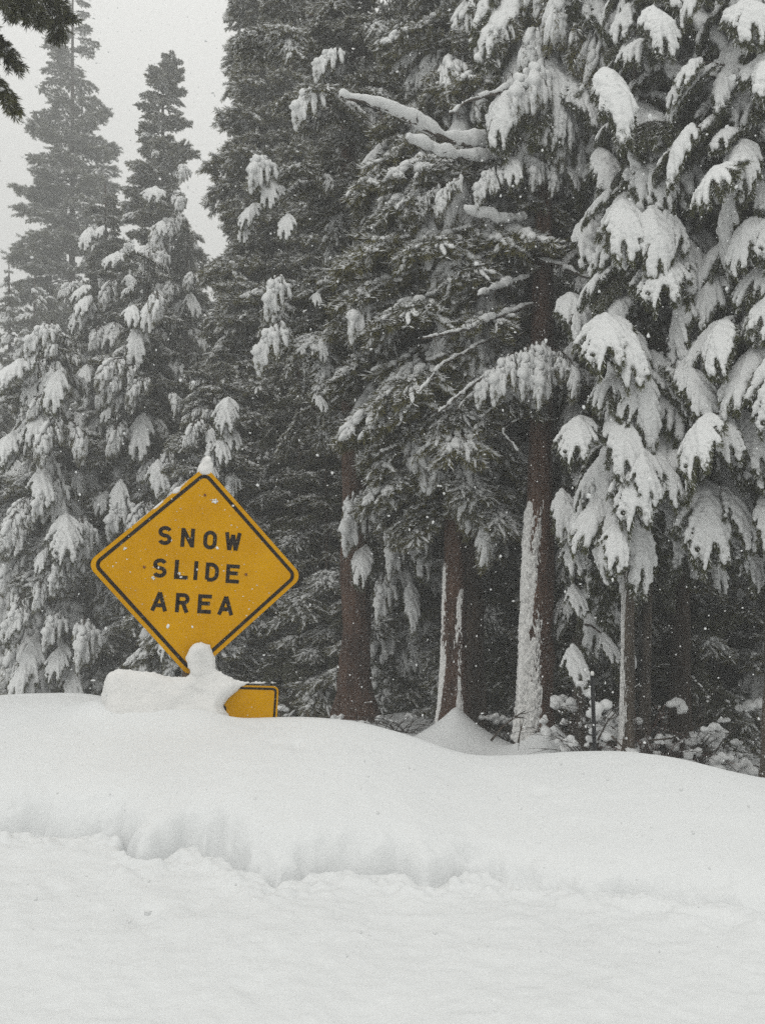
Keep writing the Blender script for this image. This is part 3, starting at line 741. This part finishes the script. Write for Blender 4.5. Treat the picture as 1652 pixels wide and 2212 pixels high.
# --- heavier snow pads spread over the paler trees on the left
def pads(tree, x0, x1, y0, y1, Y, n, seed, smin=0.8, smax=1.5):
    r = np.random.default_rng(seed)
    for k in range(n):
        py = r.uniform(y0, y1); f = (py - y0) / (y1 - y0); xm = (x0 + x1) / 2
        px = xm + (r.uniform(x0, x1) - xm) * (0.35 + 0.65 * f)
        pr = [HEAVY[1], HEAVY[0], HEAVY[3], FIR[3], FIR[5], FIR[2]][int(r.integers(6))]
        put_bough(tree, pr, at(px, py, Y + r.uniform(-0.5, 0.5)), R(-90 + (px - xm) * 0.25 + r.normal() * 15), R(r.uniform(-5, 15)), r.uniform(smin, smax))
O = bpy.data.objects
pads(O['drooping_fir'], -20, 220, 760, 1450, 27.6, 34, 1); pads(O['bushy_fir'], 190, 430, 620, 1420, 28.8, 34, 2); pads(O['small_fir'], 360, 560, 860, 1400, 23.0, 22, 3, .6, 1.1)
pads(O['snowy_fir'], -80, 90, 900, 1450, 33.6, 14, 4); pads(O['olive_fir'], 140, 320, 480, 800, 36.5, 16, 5, 0.9, 1.5); pads(O['twin_topped_fir'], 270, 440, 400, 640, 39.4, 14, 6, 1.0, 1.6)
pads(GP, 430, 760, 350, 960, 16.9, 10, 7, .4, .7)

# --- snow driven onto the bark
def plaster(tree, pts, rad, z0, z1, az, half, thick, seed, fade=0.3, thr=0.0):
    """a skin of snow on the weather side of a trunk, ragged where it thins out under the bark's surface"""
    nz, na = int((z1 - z0) / 0.016), 56
    Z = np.linspace(z0, z1, nz); A = np.linspace(-half * 1.5, half * 1.5, na)
    V = []
    for i, z in enumerate(Z):
        p, rr = at_height(pts, rad, z)
        nse = fbm(A * 3.2 + seed, np.full(na, z * 1.3), seed, 4, 0.65) + 0.95 * vnoise(A * 20, np.full(na, z * 19), seed + 3)
        e = np.clip((z1 - z) / fade, 0, 1) * np.clip((z - z0) / 0.1, 0, 1)
        off = thick * ((np.cos(np.clip(A / half, -1.5, 1.5) * math.pi / 2) * 1.1 + 1.15 * nse - thr) * e - 0.35 * (1 - e)) 
        off = np.clip(off, -0.06, thick * 1.3)
        R_ = rr * 1.02 + off
        for a, q in zip(A, R_): V.append((p[0] + math.cos(az + a) * q, p[1] + math.sin(az + a) * q, z))
    f = [(i * na + j, i * na + j + 1, (i + 1) * na + j + 1, (i + 1) * na + j) for i in range(nz - 1) for j in range(na - 1)]
    link('plastered_snow', mesh_from('plastered_snow', np.array(V), f, [M_plaster]), tree)
plaster(T6, T6p, T6r, 0.0, 4.25, R(203), 0.85, 0.05, 3, thr=0.22)
plaster(T7, T7p, T7r, 0.0, 3.2, R(196), 0.6, 0.016, 4, thr=0.35)
t5, t5b = T5, T5.location
me5, p5, r5 = trunk_mesh('x', Vector(T5.location), at(1000, -500, 17), 0.26, M_bark_red, 22, flare=0.3); bpy.data.meshes.remove(me5)
plaster(T5, p5, r5, 0.0, 3.2, R(200), 0.36, 0.022, 5, thr=0.5)
plaster(T5, p5, r5, 0.0, 2.6, R(-70), 0.30, 0.022, 6, thr=0.6)

# ------------------------------------------------------------------ undergrowth
def twiggy(name, label, cat, px, Y, h, w, seed, mat, n=26, snow=None, lean=0.0):
    r = np.random.default_rng(seed); g = at(px, 1560, Y); x, y = g.x, Y; z = gz(x, y) - 0.05
    t = thing(name, label, cat, (x, y, z), 'shrubs along the forest edge'); mb = MB(); C, S = [], []
    for k in range(n):
        a = r.random() * 6.28; el = R(r.uniform(20, 85)); L = h * r.uniform(0.5, 1.1)
        cu = curve((r.normal() * 0.08 * w, r.normal() * 0.08, 0), a, el, el - R(r.uniform(20, 90)), L, 6, r, 0.15)
        cu[:, 0] *= w; cu[:, 0] += lean * cu[:, 2]
        mb.tube(cu, np.linspace(0.011, 0.003, len(cu)), 4)
        for j in range(5):
            p, tg = interp_curve(cu, r.uniform(0.3, 0.98)); e = math.asin(max(-1, min(1, tg[2])))
            tw = curve(p, a + r.normal() * 0.9, e + r.normal() * 0.4, e - 0.3, L * r.uniform(0.15, 0.4), 3, r, 0.2)
            mb.tube(tw, np.linspace(0.005, 0.002, len(tw)), 3, cap=False)
            if snow and r.random() < snow: w_ = r.uniform(0.012, 0.026); [(C.append(interp_curve(tw, q)[0] + [0, 0, w_ * .5]), S.append(w_ * r.uniform(.7, 1.2))) for q in np.linspace(0, 1, 7)]
        if snow and r.random() < snow * 0.8:
            p, _ = interp_curve(cu, r.uniform(0.45, 0.95)); w_ = r.uniform(0.05, 0.12)
            for q in range(7): C.append(p + r.normal(size=3) * w_ * [0.8, 0.8, 0.5]); S.append(w_ * r.uniform(0.5, 1.0))
    link('branches', mb.mesh('branches', [mat]), t)
    if C: link('snow', blobs_mesh('snow', C, S, M_snow, 0.022, 0.85, 2, 0.01, seed), t)['kind'] = 'stuff'
    return t
M_red_twig, _N, _L, _P = new_mat('red_twig'); _P.inputs['Roughness'].default_value = 0.9
_r = ramp(_N, _L, noise(_N, _L, 10, 3, 0.6, coords(_N)).outputs['Fac'], [(0.3, (0.06, 0.032, 0.026)), (0.7, (0.15, 0.085, 0.07))])
_L.new(_r.outputs['Color'], _P.inputs['Base Color'])
twiggy('bare_shrub', 'reddish leafless shrub behind the bank right of the yellow plaque', 'shrub', 640, 15, 1.35, 1.2, 41, M_red_twig, 34, None)
twiggy('bare_shrub', 'thin leafless shrub at the foot of the large red pine trunk', 'shrub', 715, 18, 1.0, 1.4, 42, M_twig, 24, 0.3)
twiggy('snowy_shrub', 'rounded shrub bent under lumps of snow near the right edge', 'shrub', 1500, 14.2, 1.55, 1.1, 43, M_twig, 40, 0.7)
twiggy('snowy_shrub', 'low snow-covered shrub behind the black stake', 'shrub', 1272, 14.2, 1.8, 0.7, 44, M_twig, 40, 0.7)
twiggy('snowy_shrub', 'tangled shrub leaning against the slender leaning trunk', 'shrub', 1405, 14.0, 1.6, 1.0, 45, M_red_twig, 34, 0.45, lean=-0.1)
twiggy('snowy_shrub', 'snow-dusted twigs at the foot of the right edge trunk', 'shrub', 1590, 13.4, 0.6, 1.6, 46, M_twig, 22, 0.25)
twiggy('snowy_shrub', 'snow-dusted twigs on the forest floor left of the snow cone', 'shrub', 860, 19.2, 0.8, 1.6, 47, M_twig, 24, 0.3)
twiggy('snowy_shrub', 'dense twigs between the plastered trunk and the snow cone', 'shrub', 1095, 17.2, 1.3, 1.2, 48, M_twig, 30, 0.3)
twiggy('snowy_shrub', 'thin twigs behind the left end of the buried plaque', 'shrub', 250, 16, 1.6, 1.2, 49, M_twig, 24, 0.4)
twiggy('snowy_shrub', 'twigs with snow tufts just right of the diamond sign foot', 'shrub', 575, 17, 2.0, 0.9, 50, M_twig, 26, 0.5)

def dead_branch(label, pts, Y, r0, seed):
    P = [at(px, py, Y + dy) for px, py, dy in pts]
    b = Vector((P[0].x, P[0].y, P[0].z)); t = thing('fallen_branch', label, 'branch', b, 'dead branches sticking out of the snow')
    mb = MB(); Q = np.array([np.array(p - b) for p in P]); mb.tube(Q, np.linspace(r0, r0 * 0.4, len(Q)), 6, 0, True, 0.2, seed)
    link('stem', mb.mesh('stem', [M_twig]), t)
    r = np.random.default_rng(seed); mb = MB()
    for k in range(4):
        p, tg = interp_curve(Q, r.uniform(0.35, 0.9)); d = unit(tg + r.normal(size=3) * 0.6) * r.uniform(0.12, 0.35)
        mb.tube([p, p + d * 0.5 + [0, 0, -.01], p + d], [r0 * .5, r0 * .35, r0 * .2], 4)
    link('side_twig', mb.mesh('side_twig', [M_twig]), t)
dead_branch('dark forked dead branch jutting from the snow left of the plastered trunk', [(1060, 1600, 0), (1085, 1570, .1), (1118, 1545, .2), (1135, 1535, .3)], 14.2, 0.02, 1)
dead_branch('short dead stub in the snow at the foot of the plastered trunk', [(1118, 1605, 0), (1122, 1585, 0.02), (1126, 1570, .05)], 14.0, 0.016, 2)
dead_branch('dark dead branch leaning beside the black stake', [(1290, 1600, 0), (1310, 1560, 0.1), (1345, 1520, .3)], 13.2, 0.016, 3)
dead_branch('broken dead branch at the foot of the slender leaning trunk', [(1320, 1590, 0), (1345, 1615, -.1), (1360, 1635, -.1)], 12.6, 0.016, 4)
dead_branch('long low dead branch in the snow right of the slender leaning trunk', [(1400, 1600, 0), (1450, 1595, 0.1), (1500, 1570, .2), (1540, 1550, .3)], 13.2, 0.016, 5)

# ------------------------------------------------------------------ stake
sp = at(1284, 1640, 9.6); sz = gz(sp.x, 9.6)
st = thing('marker_stake', 'thin black metal stake with pale cap in the snow right of the plastered trunk', 'stake', (sp.x, 9.6, sz - 0.3))
M_black, _N, _L, _P = new_mat('black_steel'); _P.inputs['Base Color'].default_value = (0.018, 0.02, 0.022, 1); _P.inputs['Roughness'].default_value = 0.6
_r = ramp(_N, _L, noise(_N, _L, 40, 3, 0.6, coords(_N)).outputs['Fac'], [(0.35, (0.012, 0.013, 0.015)), (0.7, (0.04, 0.04, 0.042))])
_L.new(_r.outputs['Color'], _P.inputs['Base Color'])
tz = at(1284, 1450, 9.6).z - (sz - 0.3)
mb = MB(); hgt = tz - 0.045
mb.box((-0.022, -0.003, 0), (0.022, 0.003, hgt)); mb.box((-0.0032, -0.018, 0), (0.0032, -0.0033, hgt))
for k in range(int(hgt / 0.09)): mb.box((-0.006, -0.022, 0.05 + k * 0.09), (0.006, -0.0182, 0.075 + k * 0.09))
link('post', mb.mesh('post', [M_black], False), st)
M_white, _N, _L, _P = new_mat('white_paint'); _P.inputs['Roughness'].default_value = 0.6
_r = ramp(_N, _L, noise(_N, _L, 30, 3, 0.6, coords(_N)).outputs['Fac'], [(0.3, (0.6, 0.6, 0.58)), (0.6, (0.75, 0.75, 0.73))]); _L.new(_r.outputs['Color'], _P.inputs['Base Color'])
mb = MB(); mb.tube([[0, -0.004, hgt], [0, -0.004, hgt + .03], [0, -0.004, hgt + .045]], [0.02, 0.02, 0.012], 10)
link('cap', mb.mesh('cap', [M_white]), st)

# ------------------------------------------------------------------ signs
M_yellow, N, L, P = new_mat('sign_yellow')
P.inputs['Roughness'].default_value = 0.55; P.inputs['Specular IOR Level'].default_value = 0.08
co = coords(N)
r1 = ramp(N, L, noise(N, L, 3.0, 5, 0.6, co).outputs['Fac'], [(0.3, (0.53, 0.255, 0.001)), (0.7, (0.62, 0.315, 0.0015))])
r2 = ramp(N, L, noise(N, L, 60, 2, 0.6, co).outputs['Fac'], [(0.735, (0, 0, 0)), (0.76, (1, 1, 1))])
mx = N.new('ShaderNodeMix'); mx.data_type = 'RGBA'; L.new(r2.outputs['Color'], mx.inputs['Factor']); L.new(r1.outputs['Color'], mx.inputs['A']); mx.inputs['B'].default_value = (0.75, 0.6, 0.4, 1)
L.new(mx.outputs['Result'], P.inputs['Base Color'])
M_letter, N, L, P = new_mat('sign_black')
P.inputs['Roughness'].default_value = 0.6; P.inputs['Specular IOR Level'].default_value = 0.2
co = coords(N)
r1 = ramp(N, L, noise(N, L, 20, 4, 0.6, co).outputs['Fac'], [(0.3, (0.012, 0.009, 0.007)), (0.7, (0.03, 0.022, 0.016))])
r2 = ramp(N, L, noise(N, L, 45, 3, 0.7, co).outputs['Fac'], [(0.66, (0, 0, 0)), (0.72, (1, 1, 1))])
mx = N.new('ShaderNodeMix'); mx.data_type = 'RGBA'; L.new(r2.outputs['Color'], mx.inputs['Factor']); L.new(r1.outputs['Color'], mx.inputs['A']); mx.inputs['B'].default_value = (0.4, 0.36, 0.28, 1)
L.new(mx.outputs['Result'], P.inputs['Base Color'])
M_rust, N, L, P = new_mat('rusty_bolt'); P.inputs['Roughness'].default_value = 0.7
r1 = ramp(N, L, noise(N, L, 60, 3, 0.6, coords(N)).outputs['Fac'], [(0.3, (0.10, 0.03, 0.012)), (0.7, (0.22, 0.08, 0.03))]); L.new(r1.outputs['Color'], P.inputs['Base Color'])
M_wood, N, L, P = new_mat('post_wood'); P.inputs['Roughness'].default_value = 0.9
mp = N.new('ShaderNodeMapping'); mp.inputs['Scale'].default_value = (1, 1, 0.08); L.new(coords(N), mp.inputs['Vector'])
r1 = ramp(N, L, noise(N, L, 40, 5, 0.6, mp.outputs['Vector']).outputs['Fac'], [(0.3, (0.10, 0.07, 0.05)), (0.7, (0.22, 0.17, 0.12))]); L.new(r1.outputs['Color'], P.inputs['Base Color'])

SIGN_Y = 7.0
SC = at(428, 1232, SIGN_Y)                                         # centre of the diamond
YAW, ROLL = R(-16), R(-2.5)
def sign_frame(o, c, roll=ROLL, tilt=0.0):
    # the panel's plane: local x to the right, z up, -y to the road
    o.matrix_world = Matrix.Translation(c) @ Matrix.Rotation(-YAW, 4, 'Z') @ Matrix.Rotation(tilt, 4, 'X') @ Matrix.Rotation(-roll, 4, 'Y')

def rounded(poly, rad, seg=7):
    out = []; n = len(poly)
    for i in range(n):
        a, b, c = (np.array(poly[(i + k) % n], float) for k in (-1, 0, 1))
        d1, d2 = unit(a - b), unit(c - b); half = math.acos(np.clip(d1 @ d2, -1, 1)) / 2
        t = rad / math.tan(half); cen = b + unit(d1 + d2) * rad / math.sin(half)
        p, q = b + d1 * t - cen, b + d2 * t - cen
        a0 = math.atan2(p[1], p[0]); a1 = math.atan2(q[1], q[0])
        da = (a1 - a0 + math.pi) % (2 * math.pi) - math.pi
        for k in range(seg + 1):
            w = a0 + da * k / seg; out.append(cen + rad * np.array([math.cos(w), math.sin(w)]))
    return np.array(out)

def plate(mb, outline, y0, y1, m=0):
    n = len(outline); v = [(p[0], y0, p[1]) for p in outline] + [(p[0], y1, p[1]) for p in outline]
    f = [tuple(range(n)), tuple(range(2 * n - 1, n - 1, -1))] + [(i, n + i, n + (i + 1) % n, (i + 1) % n) for i in range(n)]
    mb.add(v, f, m)
def ring(mb, o1, o2, y0, y1, m=0):
    n = len(o1)
    v = [(p[0], y0, p[1]) for p in o1] + [(p[0], y0, p[1]) for p in o2] + [(p[0], y1, p[1]) for p in o1] + [(p[0], y1, p[1]) for p in o2]
    f = []
    for i in range(n):
        j = (i + 1) % n
        f += [(i, j, n + j, n + i), (2 * n + i, 3 * n + i, 3 * n + j, 2 * n + j), (i, 2 * n + i, 2 * n + j, j), (n + i, n + j, 3 * n + j, 3 * n + i)]
    mb.add(v, f, m)

def stroke(mb, pts, w, y0, y1, closed=False):
    P_ = np.array(pts, float); n = len(P_)
    if closed: prev, nxt = np.roll(P_, 1, 0), np.roll(P_, -1, 0)
    else: prev, nxt = np.vstack([P_[:1] * 2 - P_[1:2], P_[:-1]]), np.vstack([P_[1:], P_[-1:] * 2 - P_[-2:-1]])
    a = P_ - prev; b = nxt - P_; a /= np.linalg.norm(a, axis=1)[:, None]; b /= np.linalg.norm(b, axis=1)[:, None]
    na = np.stack([-a[:, 1], a[:, 0]], 1); nb = np.stack([-b[:, 1], b[:, 0]], 1)
    m = na + nb; m /= np.linalg.norm(m, axis=1)[:, None]; k = w / 2 / np.clip((m * na).sum(1), 0.45, 1)
    o1, o2 = P_ + m * k[:, None], P_ - m * k[:, None]
    v = [(p[0], y0, p[1]) for p in o1] + [(p[0], y0, p[1]) for p in o2] + [(p[0], y1, p[1]) for p in o1] + [(p[0], y1, p[1]) for p in o2]
    f = []
    for i in range(n if closed else n - 1):
        j = (i + 1) % n
        f += [(i, j, n + j, n + i), (2 * n + i, 3 * n + i, 3 * n + j, 2 * n + j), (i, 2 * n + i, 2 * n + j, j), (n + i, n + j, 3 * n + j, 3 * n + i)]
    if not closed: f += [(0, n, 3 * n, 2 * n), (n - 1, 3 * n - 1, 4 * n - 1, 2 * n - 1)]
    mb.add(v, f)

def arc(cx, cz, rx, rz, a0, a1, n=10): return [(cx + rx * math.cos(R(a0 + (a1 - a0) * k / n)), cz + rz * math.sin(R(a0 + (a1 - a0) * k / n))) for k in range(n + 1)]
def glyph(ch, W, H, w):
    """centre-line strokes of a road-sign capital inside W x H, stroke width w"""
    x0, x1, z0, z1 = -W / 2 + w / 2, W / 2 - w / 2, -H / 2 + w / 2, H / 2 - w / 2
    B0, T0 = -H / 2, H / 2
    if ch == 'I': return [[(0, B0), (0, T0)]]
    if ch == 'L': return [[(x0, T0), (x0, z0), (x1 + w / 2, z0)]]
    if ch == 'E': return [[(x1 + w / 2, z1), (x0, z1), (x0, z0), (x1 + w / 2, z0)], [(x0, 0.005), (x1 + w * 0.1, 0.005)]]
    if ch == 'N': return [[(x0, B0), (x0, T0)], [(x1, B0), (x1, T0)], [(x0, T0 - w * .3), (x1, B0 + w * .3)]]
    if ch == 'A': return [[(x0 - w * .1, B0), (0, T0 - w * .2)], [(x1 + w * .1, B0), (0, T0 - w * .2)], [(x0 * .62, -H * .2), (x1 * .62, -H * .2)]]
    if ch == 'W': return [[(x0, T0), (x0 * .5, B0 + w * .25)], [(x0 * .5, B0 + w * .25), (0, T0 - w * .6)], [(0, T0 - w * .6), (x1 * .5, B0 + w * .25)], [(x1 * .5, B0 + w * .25), (x1, T0)]]
    if ch == 'O':
        r = x1; return [arc(0, z1 - r, r, r, 0, 180) + arc(0, z0 + r, r, r, 180, 360)]
    if ch == 'D':
        r = (x1 - x0) * .62; return [[(x0, z0), (x0, z1), (x1 - r, z1)] + arc(x1 - r, z1 - r, r, r, 90, 0)[1:] + arc(x1 - r, z0 + r, r, r, 0, -90) + [(x0 + .002, z0)]]
    if ch == 'R':
        r = (z1 - 0) * .5; return [[(x0, B0), (x0, z1), (x1 - r, z1)] + arc(x1 - r, z1 - r, r, r, 90, -90)[1:] + [(x0, z1 - 2 * r)], [(x1 - r * 1.15, z1 - 2 * r), (x1, B0)]]
    if ch == 'S':
        r = (z1 - z0) / 4; rx = x1
        return [arc(0, z1 - r, rx, r, 22, 90, 6) + arc(0, z1 - r, rx, r, 90, 250, 10)[1:] + arc(0, z0 + r, rx, r, 70, -90, 10) + arc(0, z0 + r, rx, r, -90, -158, 6)[1:]]

def put_letter(parent, ch, u, v, W=0.108, H=0.154, w=0.031, ybase=-0.0062):
    if ch == 'I': W = 0.03
    if ch == 'W': W *= 1.25
    if ch == 'A': W *= 1.15
    mb = MB()
    for k, s in enumerate(glyph(ch, W, H, w)):
        stroke(mb, s, w, ybase - 0.0012 - 0.0004 * k, ybase, closed=(ch == 'O'))
    o = link('letter', mb.mesh('letter', [M_letter], False), parent, (u, 0, v))
    return o

sg = thing('warning_sign', 'yellow diamond warning sign reading SNOW SLIDE AREA half sunk in the bank', 'road sign', SC)
sign_frame(sg, SC)
half = 0.862
D = [(0, half), (-half, 0), (0, -half), (half, 0)]
mb = MB(); plate(mb, rounded(D, 0.085), -0.003, 0.003)
link('panel', mb.mesh('panel', [M_yellow], False), sg)
mb = MB(); k1, k2 = half - 0.045, half - 0.045 - 0.040
ring(mb, rounded([(x / half * k1, z / half * k1) for x, z in D], 0.07), rounded([(x / half * k2, z / half * k2) for x, z in D], 0.042), -0.0052, -0.0032)
link('border', mb.mesh('border', [M_letter], False), sg)
K = 1.145e-3
for ch, zx, zy in [('S', 603, 710), ('N', 760, 722), ('O', 917, 735), ('W', 1078, 745), ('S', 586, 940), ('L', 733, 950), ('I', 833, 955), ('D', 947, 965), ('E', 1092, 975), ('A', 600, 1172), ('R', 757, 1182), ('E', 910, 1190), ('A', 1058, 1200)]:
    dx, dy = zx - 818, zy - 972
    put_letter(sg, ch, dx * K - 0.034, -(dy - 0.048 * dx) * K - 0.024, ybase=-0.0034)
for zx, zy in [(480, 935), (1187, 978), (858, 412)]:
    dx, dy = zx - 818, zy - 972
    mb = MB(); mb.tube([[0, -0.0033, 0], [0, -0.009, 0], [0, -0.0105, 0]], [0.011, 0.011, 0.007], 8)
    link('bolt', mb.mesh('bolt', [M_rust], False), sg, (dx * K - 0.034, 0, -(dy - 0.048 * dx) * K - 0.024))
mb = MB(); mb.box((-0.06, 0.006, -2.0), (0.06, 0.12, 0.70))
link('post', mb.mesh('post', [M_wood], False), sg)
# flecks of snow stuck to the panel
mb = MB(); rr = np.random.default_rng(77); v0, f0 = ICO1
for k in range(60):
    while True:
        u, v = rr.uniform(-.8, .8, 2)
        if abs(u) + abs(v) < 0.8: break
    s = rr.uniform(0.0015, 0.0035)
    mb.add(v0 * [s * rr.uniform(1, 2.6), 0.003, s] + [u, -0.0062, v], f0.tolist())
for (zx, zy, s) in [(900, 470, .022), (515, 1045, .013), (310, 850, .013), (690, 1000, .012)]:
    for q in range(16): mb.add(v0 * [s * .38, 0.003, s * .38] + [(zx - 818) * K + rr.normal() * s * .42, -0.0058, -(zy - 972) * K + rr.normal() * s * .38], f0.tolist())
link('snow_flecks', mb.mesh('snow_flecks', [M_snow]), sg)['kind'] = 'stuff'

def on_sign(zx, zy): return (zx - 818) * K, -(zy - 972 - 0.048 * (zx - 818)) * K

# the plaque below
pl_c = SC + Vector((0, 0, 0))
pq = thing('warning_plaque', 'yellow rectangular plaque below the diamond, mostly covered and buried by snow', 'road sign', SC)
u0, v1 = on_sign(190, 1712); u1, v1b = on_sign(1392, 1766)
PW, PH = u1 - u0, 0.62
PC = SC + Vector(((u0 + u1) / 2 * math.cos(YAW), -(u0 + u1) / 2 * math.sin(YAW) * -1 * 0, 0))
PROLL = R(-2.6)
sign_frame(pq, SC, PROLL)
vt = -0.905
pu0, pu1 = -0.64, 0.715
RC = [(pu1, vt), (pu0, vt), (pu0, vt - PH), (pu1, vt - PH)]
mb = MB(); plate(mb, rounded(RC, 0.045), -0.003, 0.003); link('panel', mb.mesh('panel', [M_yellow], False), pq)
def inset(d): return [(pu1 - d, vt - d), (pu0 + d, vt - d), (pu0 + d, vt - PH + d), (pu1 - d, vt - PH + d)]
mb = MB(); ring(mb, rounded(inset(0.014), 0.034), rounded(inset(0.032), 0.02), -0.0052, -0.0032); link('border', mb.mesh('border', [M_letter], False), pq)
put_letter(pq, 'S', 0.25, vt - 0.165, ybase=-0.0034)

# snow stuck over the plaque and up onto the diamond's foot
OUT = [(200, 1990), (200, 1830), (206, 1715), (222, 1678), (255, 1664), (300, 1660), (380, 1660), (480, 1672), (620, 1700), (730, 1722), (772, 1705), (745, 1640), (728, 1590), (750, 1530), (775, 1492), (830, 1476), (900, 1494), (915, 1540), (938, 1590), (945, 1665), (1000, 1700), (1080, 1735), (1165, 1757), (1290, 1760), (1375, 1758), (1385, 1780), (1170, 1782), (1130, 1808), (1080, 1850), (1040, 1890), (1012, 1930), (1040, 1970), (1075, 2010), (1000, 2120), (200, 2120)]
UV = np.array([on_sign(p[0] + 42, p[1] - 6) for p in OUT])
def poly_dist(q, poly):
    a = poly; b = np.roll(poly, -1, 0); d = b - a
    t = np.clip(((q[:, None, :] - a[None]) * d[None]).sum(2) / (d * d).sum(1)[None], 0, 1)
    dist = np.linalg.norm(q[:, None, :] - a[None] - t[..., None] * d[None], axis=2).min(1)
    x, y = q[:, 0], q[:, 1]; inside = np.zeros(len(q), bool)
    for (x1, y1), (x2, y2) in zip(a, b):
        c = (y1 > y) != (y2 > y)
        inside ^= c & (x < (x2 - x1) * (y - y1) / (y2 - y1 + 1e-12) + x1)
    return dist, inside
gu, gv = np.meshgrid(np.arange(UV[:, 0].min(), UV[:, 0].max(), 0.016), np.arange(UV[:, 1].min(), UV[:, 1].max(), 0.016))
q = np.stack([gu.ravel(), gv.ravel()], 1); q += rng.normal(size=q.shape) * 0.004
ds, ins = poly_dist(q, UV); q, ds = q[ins], ds[ins]
deep = np.minimum(ds, 0.05 + 0.10 * np.clip((-0.85 - q[:, 1]) / 0.4, 0, 1))
rad_ = np.clip(deep * 0.85, 0.010, 0.16) * (1 + 0.12 * fbm(q[:, 0] * 9, q[:, 1] * 9, 95, 2))
yoff = -0.004 - rad_ * 0.35 - 0.02 * np.maximum(0, fbm(q[:, 0] * 4, q[:, 1] * 4, 91, 3))
yoff -= 0.10 * np.exp(-((q[:, 0] + 0.02) / 0.10) ** 2) * np.clip((q[:, 1] + 1.0) / 0.2, 0, 1) * 0.5      # the pillar bulges out in front of the diamond's foot
cap_r = thing  # (kept simple: the drift is one mesh)
me = blobs_mesh('snow_drift', np.stack([q[:, 0], yoff, q[:, 1]], 1), rad_, M_plaster, 0.010, 1.0, 6, 0.012, 12)
dr = link('snow_drift', me); sign_frame(dr, SC)
tag(dr, 'wind-packed snow covering most of the yellow plaque and the foot of the diamond sign', 'snow drift')
# the small cap on the diamond's tip
C, S = [], []
for t in np.linspace(0, 1, 12):
    for k in range(5):
        C.append((0.006 + rng.normal() * 0.010 + 0.008 * t, 0.03 + rng.normal() * 0.014, half - 0.035 + 0.12 * t)); S.append(0.048 * (1 - t) ** 0.8 + 0.012)
me = blobs_mesh('snow_cap', C, S, M_plaster, 0.008, 1.0, 3, 0.006, 14)
cp = link('snow_lump', me); sign_frame(cp, SC); tag(cp, 'small pointed snow lump on the top corner of the diamond sign', 'snow lump')
C, S = [], []
for t in np.linspace(0.12, 0.62, 60):
    n_ = vnoise(np.array([t * 24.0]), np.array([3.0]), 6)[0]
    C.append((-half * t, 0.004, half * (1 - t) - 0.006)); S.append(0.010 + 0.018 * max(0, n_))
me = blobs_mesh('snow_crust', C, S, M_plaster, 0.007, 1.0, 2, 0.004, 15)
cr = link('snow_crust', me); sign_frame(cr, SC); tag(cr, 'thin broken crust of snow along the upper left edge of the diamond sign', 'snow crust')

# ------------------------------------------------------------------ falling snow
rr = np.random.default_rng(99); v0, f0 = ICO1
nfl = 14000
Yf = 1.6 + 20 * rr.random(nfl) ** 0.6
pxf, pyf = rr.uniform(-150, 1800, nfl), rr.uniform(-150, 2100, nfl)
a, b = (pxf - 826) / F, (1106 - pyf) / F
dy = math.cos(PITCH) - b * math.sin(PITCH); dz = math.sin(PITCH) + b * math.cos(PITCH)
Pf = np.stack([a * Yf / dy, Yf, EYE + dz * Yf / dy], 1)
zg = ground_z(Pf[:, 0], Pf[:, 1])
Pf = Pf[Pf[:, 2] > zg + 0.03]
sz_ = rr.uniform(0.0012, 0.0036, len(Pf)) * np.where(rr.random(len(Pf)) < 0.05, 1.4, 1.0)
el = 0.8 + rr.random((len(Pf), 3)) * 1.5
V = Pf[:, None, :] + v0[None] * (sz_[:, None] * el)[:, None, :] * (1 + 0.25 * rr.normal(size=(len(Pf), len(v0), 1)))
Fc = (f0[None] + (np.arange(len(Pf)) * len(v0))[:, None, None]).reshape(-1, 3)
fl = link('falling_snow', mesh_from('falling_snow', V.reshape(-1, 3), Fc.tolist(), [M_snow]))
tag(fl, 'snowflakes falling through the air in front of the forest', 'snowflakes', None, 'stuff')

# ------------------------------------------------------------------ hazy air
mh = bpy.data.materials.new('haze'); mh.use_nodes = True
N, L = mh.node_tree.nodes, mh.node_tree.links
N.remove(N['Principled BSDF'])
pv = N.new('ShaderNodeVolumePrincipled'); pv.inputs['Color'].default_value = (0.96, 0.97, 0.97, 1); pv.inputs['Density'].default_value = 0.0046; pv.inputs['Anisotropy'].default_value = 0.3
L.new(pv.outputs['Volume'], N['Material Output'].inputs['Volume'])
mb = MB(); mb.box((-155, -155, -2.2), (155, 155, 57))
hz = link('haze', mb.mesh('haze', [mh], False)); hz['kind'] = 'stuff'; hz['label'] = 'pale snowy air that dims the far trees'
